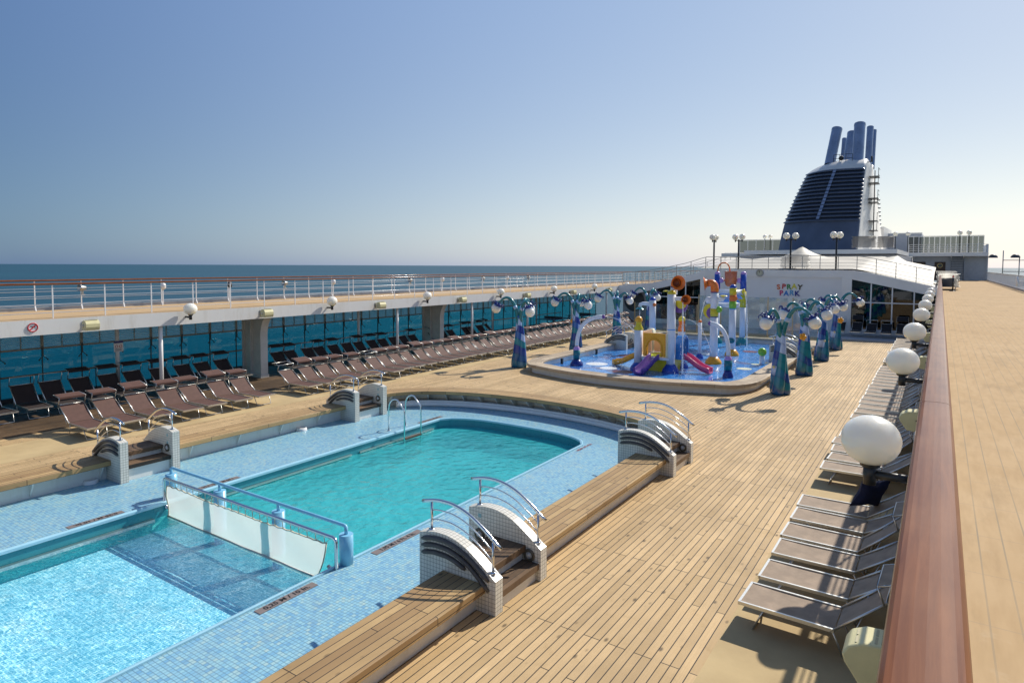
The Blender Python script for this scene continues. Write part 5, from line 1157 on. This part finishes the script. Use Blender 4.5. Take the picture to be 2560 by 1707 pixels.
# upper deck block under the funnel, end wall with stairs and doors
ub=thing('upper_deck_block','white upper deck block with an overhanging slab, doors and glass screens behind the canopy','building')
s=MB(); s.prism([(-20.2,80),(-3.95,80),(-3.2,101),(-20.2,101)],6.05-3,2,3.0); s.build('deckhouse_wall','grey_wall',ub)
s=MB(); s.prism([(-19.7,79.6),(-3.9,79.6),(-3.55,100.5),(4.95,100.5),(4.95,125),(-27,125),(-27,96),(-19.7,96)],.48,2,6.18); s.build('slab','white_paint',ub)
s=MB(); s.box((-3.2,102,3.0),(2.42,102.3,6.18)); s.box((2.42,101.9,3.0),(4.98,102.4,6.6)); s.box((4.8,101.8,3.0),(5.0,110,7.7)); s.build('end_wall','wall_bluegrey',ub) if 'wall_bluegrey' in M else (paint('wall_bluegrey',(.42,.45,.50),.5),s.build('end_wall','wall_bluegrey',ub))
for x0,x1 in ((-3.1,-1.69),(-.69,.51)):
    s=MB(); s.box((x0,101.9,3.0),(x1,102.05,5.45)); d=s.build('door','door_brown',ub) if 'door_brown' in M else (paint('door_brown',(.055,.03,.02),.5),s.build('door','door_brown',ub))[1]
    s=MB(); s.ring(((x0+x1)/2,101.87,4.98),.27,.045,'y',24,6); s.build('porthole_ring','brass',d) if 'brass' in M else (m_metal('brass',(.72,.58,.25),.35),s.build('porthole_ring','brass',d))
    s=MB(); s.lathe([(.26,0),(.26,.02),(.001,.02)],((x0+x1)/2,101.88,4.98),24,0,False,Matrix.Rotation(PI/2,3,'X')); s.build('porthole','louver_glass',d)
stt=thing('outside_stair','steep dark stair rising to the upper deck at the end of the right promenade','stair',(0,0,0))
s=MB(); n=16
for k in range(n): z=3.05+3.5*(k+1)/n; y=98.6+3.2*k/n; s.box((1.12,y,z-.05),(2.38,y+.28,z))
s.build('step','dark_grey',stt)
for x in (1.09,2.41): s=MB(); s.obox((x,100.2,4.85),(.03,0,0),(0,1.65,1.8),(0,.06,-.06)); s.build('stringer','dark_grey',stt); s=MB(); s.tube([(x,98.5,3.05),(x,98.5,4.1),(x,101.7,7.6),(x,101.7,6.6)],.025,6); s.build('handrail','dark_grey',stt)
def screen(x0,y0,x1,y1,z,h,n,label,glass='smoke_glass',frame='white_paint',cap=True,pw=.05):
    o=thing('glass_screen',label,'glass screen',(0,0,z)); a=Vector((x0,y0,0)); b=Vector((x1,y1,0)); d=(b-a)/n; u=d.normalized(); nn=Vector((-u.y,u.x,0))
    for k in range(n+1):
        p=a+d*k; s=MB(); s.obox(p+Vector((0,0,h/2)),u*pw/2,nn*pw/2,(0,0,h/2)); s.build('post',frame,o)
    for k in range(n):
        p=a+d*(k+.5); s=MB(); s.obox(p+Vector((0,0,h/2+.02)),d*.5-u*pw*.7,nn*.006,(0,0,h/2-.06)); s.build('pane',glass,o)
    if cap: s=MB(); s.tube([a+Vector((0,0,h+.03)),b+Vector((0,0,h+.03))],.04,6); s.build('top_rail',frame,o)
    return o
screen(-3.8,104,4.6,104,6.66,2.25,14,'glass wind screens on the upper deck above the end wall'); screen(-24.9,98,-14.5,98,6.66,1.95,9,'glass wind screens on the upper deck left of the funnel')
railing('deck_railing','white railing on the upper deck edge before the glass screens',0,[],0,.1,0,1,[]) if False else None
ur=thing('deck_railing','pale railing along the upper deck edge above the doors and stair','railing',(0,100.7,6.66))
for h in (.25,.5,.75,1.05): s=MB(); s.cyl((-3.6,0,h),(4.9,0,h),.022,6); s.build('rail_bar','white_gloss',ur)
for k in range(9): s=MB(); s.box((-3.6+1.06*k-.025,-.02,0),(-3.6+1.06*k+.025,.02,1.05)); s.build('post','white_gloss',ur)
ul=thing('deck_railing','pale railing at the far left end of the upper deck','railing',(0,96.5,6.66))
for h in (.25,.5,.75,1.0): s=MB(); s.cyl((-26.6,0,h-.9),(-24.2,0,h-.9),.022,6); s.build('rail_bar','white_gloss',ul)
for k in range(4): s=MB(); s.box((-26.6+.8*k-.025,-.02,-1.0),(-26.6+.8*k+.025,.02,.1)); s.build('post','white_gloss',ul)
fb2=thing('upper_cabin','low grey blue cabin behind the glass screens right of the funnel','building'); s=MB(); s.box((-7.2,107,6.6),(-2.4,116,9.45)); s.build('cabin_wall','wall_bluegrey',fb2); s=MB(); s.box((-7.3,106.9,9.45),(-2.3,116.2,9.6)); s.build('roof','white_paint',fb2)
def small_lamp(x,y,z,label): 
    o=thing('globe_lamp',label,'globe lamp',(x,y,z)); s=MB(); s.cyl((0,0,0),(0,0,2.7),.07,8); s.build('pole','dark_grey',o); s=MB(); s.sphere((0,0,2.95),.32,16,10); s.build('globe','opal_globe',o)
for x,l in ((-5.4,'distant globe lamp on the upper deck right of the funnel, left of two'),(-3.9,'distant globe lamp on the upper deck right of the funnel, right of two'),(2.0,'distant globe lamp above the glass screens near the stair, left of two'),(3.0,'distant globe lamp above the glass screens near the stair, right of two'),(-22.8,'distant globe lamp on the upper deck left of the funnel, left of two'),(-22.0,'distant globe lamp on the upper deck left of the funnel, right of two')): small_lamp(x,104.6,6.4,l)
# funnel
fn=thing('ship_funnel','dark blue and white ship funnel with horizontal louvers','funnel')
def fsec(z):
    P=[(6.6,-17.25,-8.05,84.0),(8.5,-17.05,-8.03,84.6),(10.4,-16.75,-8.0,85.2),(13.5,-15.85,-7.95,86.6),(16.75,-14.75,-7.9,88.2),(17.25,-14.2,-7.88,88.6),(17.75,-13.5,-7.85,89.3),(18.1,-12.6,-7.95,90.3)]
    for a,b in zip(P,P[1:]):
        if z<=b[0]:
            k=(z-a[0])/(b[0]-a[0]); return [a[i]+(b[i]-a[i])*k for i in (1,2,3)]
    return list(P[-1][1:])
def frow(z,off=0.0,aft=None):
    XL,XR,Y=fsec(z); pts=[]; n=26; XL-=off*.5; Y-=off
    for i in range(n+1):                       # front face from the left shoulder to the right corner, gently bowed
        u=i/n; x=XL+(XR-.45-XL)*u; bow=2.6*max(0,(.55-u)/.55)**2.2+.35*max(0,(u-.55)/.45)**2; pts.append((x,Y+bow,z))
    for i in range(1,6):
        t=PI/2*i/5; pts.append((XR-.45+.45*math.sin(t),Y+.35+.6*(1-math.cos(t)),z))
    fl=.9*(1-(z-6.6)/11.3)+.1; pts.append((XR+.35*fl,Y+6,z)); pts.append((XR+1.7*fl,Y+14.5-(z-6.6)*.75,z)); pts.append((XL+1.2,Y+14.5-(z-6.6)*.75,z)); pts.append((XL,Y+6,z)); return pts
def floft(zs,name,mat,sel=None,parent=fn):
    s=MB(); rows=[[p for j,p in enumerate(frow(z)) if not sel or sel(j) or sel(j-1) or (j==0 and sel(len(frow(z))-1))] for z in zs]; full=len(frow(zs[0])); idx=[j for j in range(full) if not sel or sel(j) or sel(j-1) or (j==0 and sel(full-1))]; pos={j:i for i,j in enumerate(idx)}; m=len(idx); vs=[p for r in rows for p in r]; fs=[]
    for i in range(len(zs)-1):
        for j in range(full):
            if sel and not sel(j): continue
            a,b=pos[j],pos[(j+1)%full]; fs.append((i*m+a,i*m+b,(i+1)*m+b,(i+1)*m+a))
    s.add(vs,fs,0,True); return s.build(name,mat,parent,recalc=False)
zs=[6.6,7.5,8.5,9.4,10.4]; front=lambda j:j<29; rest=lambda j:j>=29
floft(zs,'base_front','funnel_navy',front); zz=[6.6+i*.5 for i in range(22)]+[17.25,17.75,18.1]
floft(zz,'casing_side','white_stain2',rest) if 'white_stain2' in M else None
paint('white_stain2',(.70,.68,.64),.4,var=.10,scale=.4)
floft(zz,'casing_side','white_stain2',rest); floft([10.4,12,13.5,15,16.75],'louver_back','louver_navy',front); floft([16.75,17.25,17.75,18.1],'crown','white_stain2',front)
s=MB(); s.add(frow(18.1),[tuple(range(len(frow(18.1))))]); s.build('top_plate','white_paint',fn)
for k in range(14):
    z=10.45+(16.7-10.45)*k/13; r=[Vector(p) for p in frow(z)[:30]]; q=[Vector(p) for p in frow(z,.30)[:30]]
    s=MB(); vs=[];fs=[]; m=30
    for p in r: vs.append((p.x,p.y,p.z+.04))
    for p in q: vs.append((p.x,p.y,p.z-.10))
    for p in q: vs.append((p.x,p.y,p.z-.22))
    for a in range(2):
        for j in range(m-1): fs.append((a*m+j,a*m+j+1,(a+1)*m+j+1,(a+1)*m+j))
    s.add(vs,fs,0,True); s.build('louver','louver_blade',fn,recalc=False) if 'louver_blade' in M else (paint('louver_blade',(.07,.085,.12),.22),s.build('louver','louver_blade',fn,recalc=False))
s=MB()
for i in range(14):
    z0=10.5+6.2*i/14; z1=z0+.36; x0=-12.55+1.4*i/14; y0=fsec(z0)[2]-.33; y1=fsec(z1)[2]-.33; s.add([(x0-.17,y0,z0),(x0+.17,y0,z0),(x0+.25,y1,z1),(x0-.09,y1,z1)],[(0,1,2,3)])
s.build('ladder_strip','pipe_blue',fn,recalc=False)
# funnel side ladder and platforms
s=MB(); 
for y in (92.3,92.9): s.cyl((-7.20,y,8.0),(-7.32,y+1.2,17.0),.04,5)
for k in range(22): z=8.2+.4*k; s.cyl((-7.20-.0055*k,92.3+.054*k,z),(-7.20-.0055*k,92.9+.054*k,z),.025,4)
for z in (9.3,10.5,12.8,13.3,15.2,16.0): s.box((-7.8,91.6,z-.04),(-6.75,93.8,z+.04)); s.cyl((-6.77,91.6,z),(-6.77,91.6,z+1.0),.03,4); s.cyl((-6.77,91.6,z+1.0),(-6.77,93.8,z+1.0),.03,4)
s.build('ladder','black_metal',fn)
s=MB(); s.prism([(-8.0,100.5),(-6.55,100.5),(-6.3,112),(-8,112)],3.6,2,6.6); s.build('aft_casing','white_stain2',fn)
for k in range(8): z=9.9+.55*k; s=MB(); s.cyl((-7.6,97+.2*k,z),(-6.85-.05*k,98.5+.2*k,z+.05),.16,8); s.build('side_vent','steel_dull',fn)
# exhaust pipes
for x0,y0,x1,z1,r in ((-12.0,90.5,-11.2,22.45,.62),(-10.35,93.5,-9.75,22.3,.60),(-8.85,90.5,-8.62,22.75,.65),(-8.0,94.0,-7.75,22.9,.40),(-12.3,95,-11.8,22.0,.28),(-11.1,95,-10.85,21.9,.28),(-7.75,96.5,-7.5,22.9,.30)):
    s=MB(); a=Vector((x0-.15,y0,17.6)); b=Vector((x1-.45,y0+2.0,z1)); s.tube([a,b],r,20,cap=False); d=(b-a).normalized(); s.tube([b-d*.02,b-d*1.2],[r*.86,r*.86],20); s.tube([b-d*.25,b],[r*1.03]*2,20,cap=False); s.tube([a+d*2.0,a+d*2.06],[r*1.02]*2,20,cap=False); s.build('exhaust_pipe','pipe_blue',fn)
s=MB(); 
for x in (-11.6,-10.9,-10.2,-9.5): s.cyl((x,89.6,17.6),(x,89.6,18.7),.03,4)
for z in (18.2,18.7): s.cyl((-11.6,89.6,z),(-9.5,89.6,z),.03,4)
s.sphere((-10.7,89.4,18.2),.3,12,8); s.build('top_rail','black_metal',fn)
s=MB(); s.cyl((-7.9,90.5,17.6),(-7.45,90.4,17.7),.05,5); s.cyl((-7.45,90.4,17.6),(-7.45,90.4,18.3),.12,8); s.build('beacon','dark_grey',fn)
m_metal('bronze',(.42,.34,.22),.4)
# glass wind screens behind the spray pool
for i,(x0,x1) in enumerate(((-15.95,-13.3),(-13.3,-11.75),(-11.75,-10.3),(-10.3,-8.9),(-8.9,-7.45),(-7.45,-6.1))):
    pass
screen(-13.25,42.1,-6.0,42.1,.0,2.85,5,'tall clear glass wind screens with brass posts behind the spray pool','clear_screen','bronze',False,.06)
screen(-17.9,42.4,-13.35,42.1,.0,2.2,3,'lower clear glass wind screens at the left behind the spray pool','clear_screen','bronze',False,.06)
# mooring gear at the far end of the right promenade
mg=thing('deck_antenna_frame','grey antenna frame with dome lamps beyond the end of the right promenade','mast',(6.4,100,3.05))
for x in (0,1.6,2.6): s=MB(); s.cyl((x,0,0),(x,0,3.0+.8*(x==0)),.06,6); s.build('upright','steel_dull',mg)
s=MB(); s.cyl((0,0,2.6),(2.6,0,2.6),.05,6); s.cyl((0,0,1.2),(2.6,0,1.2),.05,6); s.build('crossbar','steel_dull',mg)
for x in (-1.0,1.2): s=MB(); s.lathe([(.5,0),(.45,.2),(.25,.4),(.001,.45)],(x,0,2.9),14); s.build('dome','dark_grey',mg)
s=MB(); s.box((-1.6,-.6,-.6),(3.2,.6,0)); s.build('platform','steel_dull',mg)
bl=thing('barrier_post','black post with a red top at the start of the far right promenade','post',(.76,55.2,PZ)); s=MB(); s.cyl((0,0,0),(0,0,1.15),.045,10); s.lathe([(.2,0),(.2,.03),(.05,.05)],(0,0,0),14); s.build('pole','black_metal',bl); s=MB(); s.cyl((0,0,1.0),(0,0,1.12),.05,10); s.build('band','pl_red',bl)
lr=thing('life_ring','white life ring hung on the far right balustrade','life ring',(4.88,62,PZ+.65)); s=MB(); s.ring((0,0,0),.30,.075,'x',28,10); s.build('ring','white_gloss',lr)
# ---------------------------------------------------------------- sky, sun, camera
AZ,EL=16.0,41.0
w=bpy.data.worlds.new('World'); scene.world=w; w.use_nodes=True; nt_=w.node_tree; bg=nt_.nodes['Background']
sk=nt_.nodes.new('ShaderNodeTexSky'); sk.sky_type='NISHITA'; sk.sun_disc=False; sk.sun_elevation=R(EL); sk.sun_rotation=R(AZ); sk.altitude=0; sk.air_density=1.0; sk.dust_density=.3; sk.ozone_density=1.5
wc=nt_.nodes.new('ShaderNodeTexCoord'); SV=(math.sin(R(AZ))*math.cos(R(EL)),math.cos(R(AZ))*math.cos(R(EL)),math.sin(R(EL)))
dp=nt_.nodes.new('ShaderNodeVectorMath'); dp.operation='DOT_PRODUCT'; nt_.links.new(wc.outputs['Generated'],dp.inputs[0]); dp.inputs[1].default_value=SV
sz=nt_.nodes.new('ShaderNodeSeparateXYZ'); nt_.links.new(wc.outputs['Generated'],sz.inputs[0])
def wm(op,a,b=0.0):
    n=nt_.nodes.new('ShaderNodeMath'); n.operation=op
    for i,v in enumerate((a,b)):
        if isinstance(v,bpy.types.NodeSocket): nt_.links.new(v,n.inputs[i])
        else: n.inputs[i].default_value=v
    return n.outputs[0]
wcs=wm('MINIMUM',wm('MAXIMUM',wm('MAXIMUM',dp.outputs['Value'],wm('MULTIPLY',dp.outputs['Value'],-1.3)),.04),.97); wc2=wm('MULTIPLY',wcs,wcs)
we=wm('MINIMUM',wm('MAXIMUM',sz.outputs[2],0.0),.55); wh=wm('POWER',2.71828,wm('MULTIPLY',we,-20.0))
comb=nt_.nodes.new('ShaderNodeCombineXYZ')
# hazy coastal air: the clear-sky model is thinned away from the sun, raised opposite it as added fill, whitened along the horizon
for i,k in enumerate(((-1.26,3.07,-1.98,.65,-.377),(-1.06,2.10,-1.453,.99,-.022),(-.81,1.38,-1.225,1.22,.575))):
    ex=wm('ADD',wm('ADD',wm('MULTIPLY',wcs,k[1]),wm('MULTIPLY',wc2,k[2])),wm('ADD',wm('MULTIPLY',we,k[3]),wm('ADD',wm('MULTIPLY',wh,k[4]),k[0])))
    nt_.links.new(wm('POWER',2.71828,ex),comb.inputs[i])
mm=nt_.nodes.new('ShaderNodeVectorMath'); mm.operation='MULTIPLY'; nt_.links.new(sk.outputs[0],mm.inputs[0]); nt_.links.new(comb.outputs[0],mm.inputs[1])
nt_.links.new(mm.outputs[0],bg.inputs[0]); bg.inputs[1].default_value=.10
sl=bpy.data.lights.new('sun','SUN'); sl.energy=4.0; sl.angle=R(.53); sl.color=(1,.94,.84); so=bpy.data.objects.new('sun',sl); C.objects.link(so)
d=-Vector((math.sin(R(AZ))*math.cos(R(EL)),math.cos(R(AZ))*math.cos(R(EL)),math.sin(R(EL)))); so.rotation_euler=d.to_track_quat('-Z','Y').to_euler(); so.location=(20,60,60)
cam=bpy.data.cameras.new('camera'); co=bpy.data.objects.new('camera',cam); C.objects.link(co); scene.camera=co
yaw=math.atan(1070/1600.); pit=math.atan(.052); rol=R(.23)
F=Vector((-math.sin(yaw)*math.cos(pit),math.cos(yaw)*math.cos(pit),-math.sin(pit))); R0=Vector((math.cos(yaw),math.sin(yaw),0)); U0=R0.cross(F)
Rv=R0*math.cos(rol)+U0*math.sin(rol); Uv=Rv.cross(F)
mt=Matrix((Rv,Uv,-F)).transposed().to_4x4(); mt.translation=Vector((0,0,EYE)); co.matrix_world=mt
cam.sensor_fit='HORIZONTAL'; cam.sensor_width=36; cam.lens=1600/2560*36; cam.shift_x=0; cam.shift_y=-(853.5-747)/2560; cam.clip_start=.05; cam.clip_end=90000
vs_=scene.view_settings; scene.display_settings.display_device='sRGB'; vs_.view_transform='Standard'; vs_.look='None'; vs_.gamma=1; vs_.exposure=0.3; vs_.use_curve_mapping=False
scene.cycles.max_bounces=10; scene.cycles.transparent_max_bounces=24
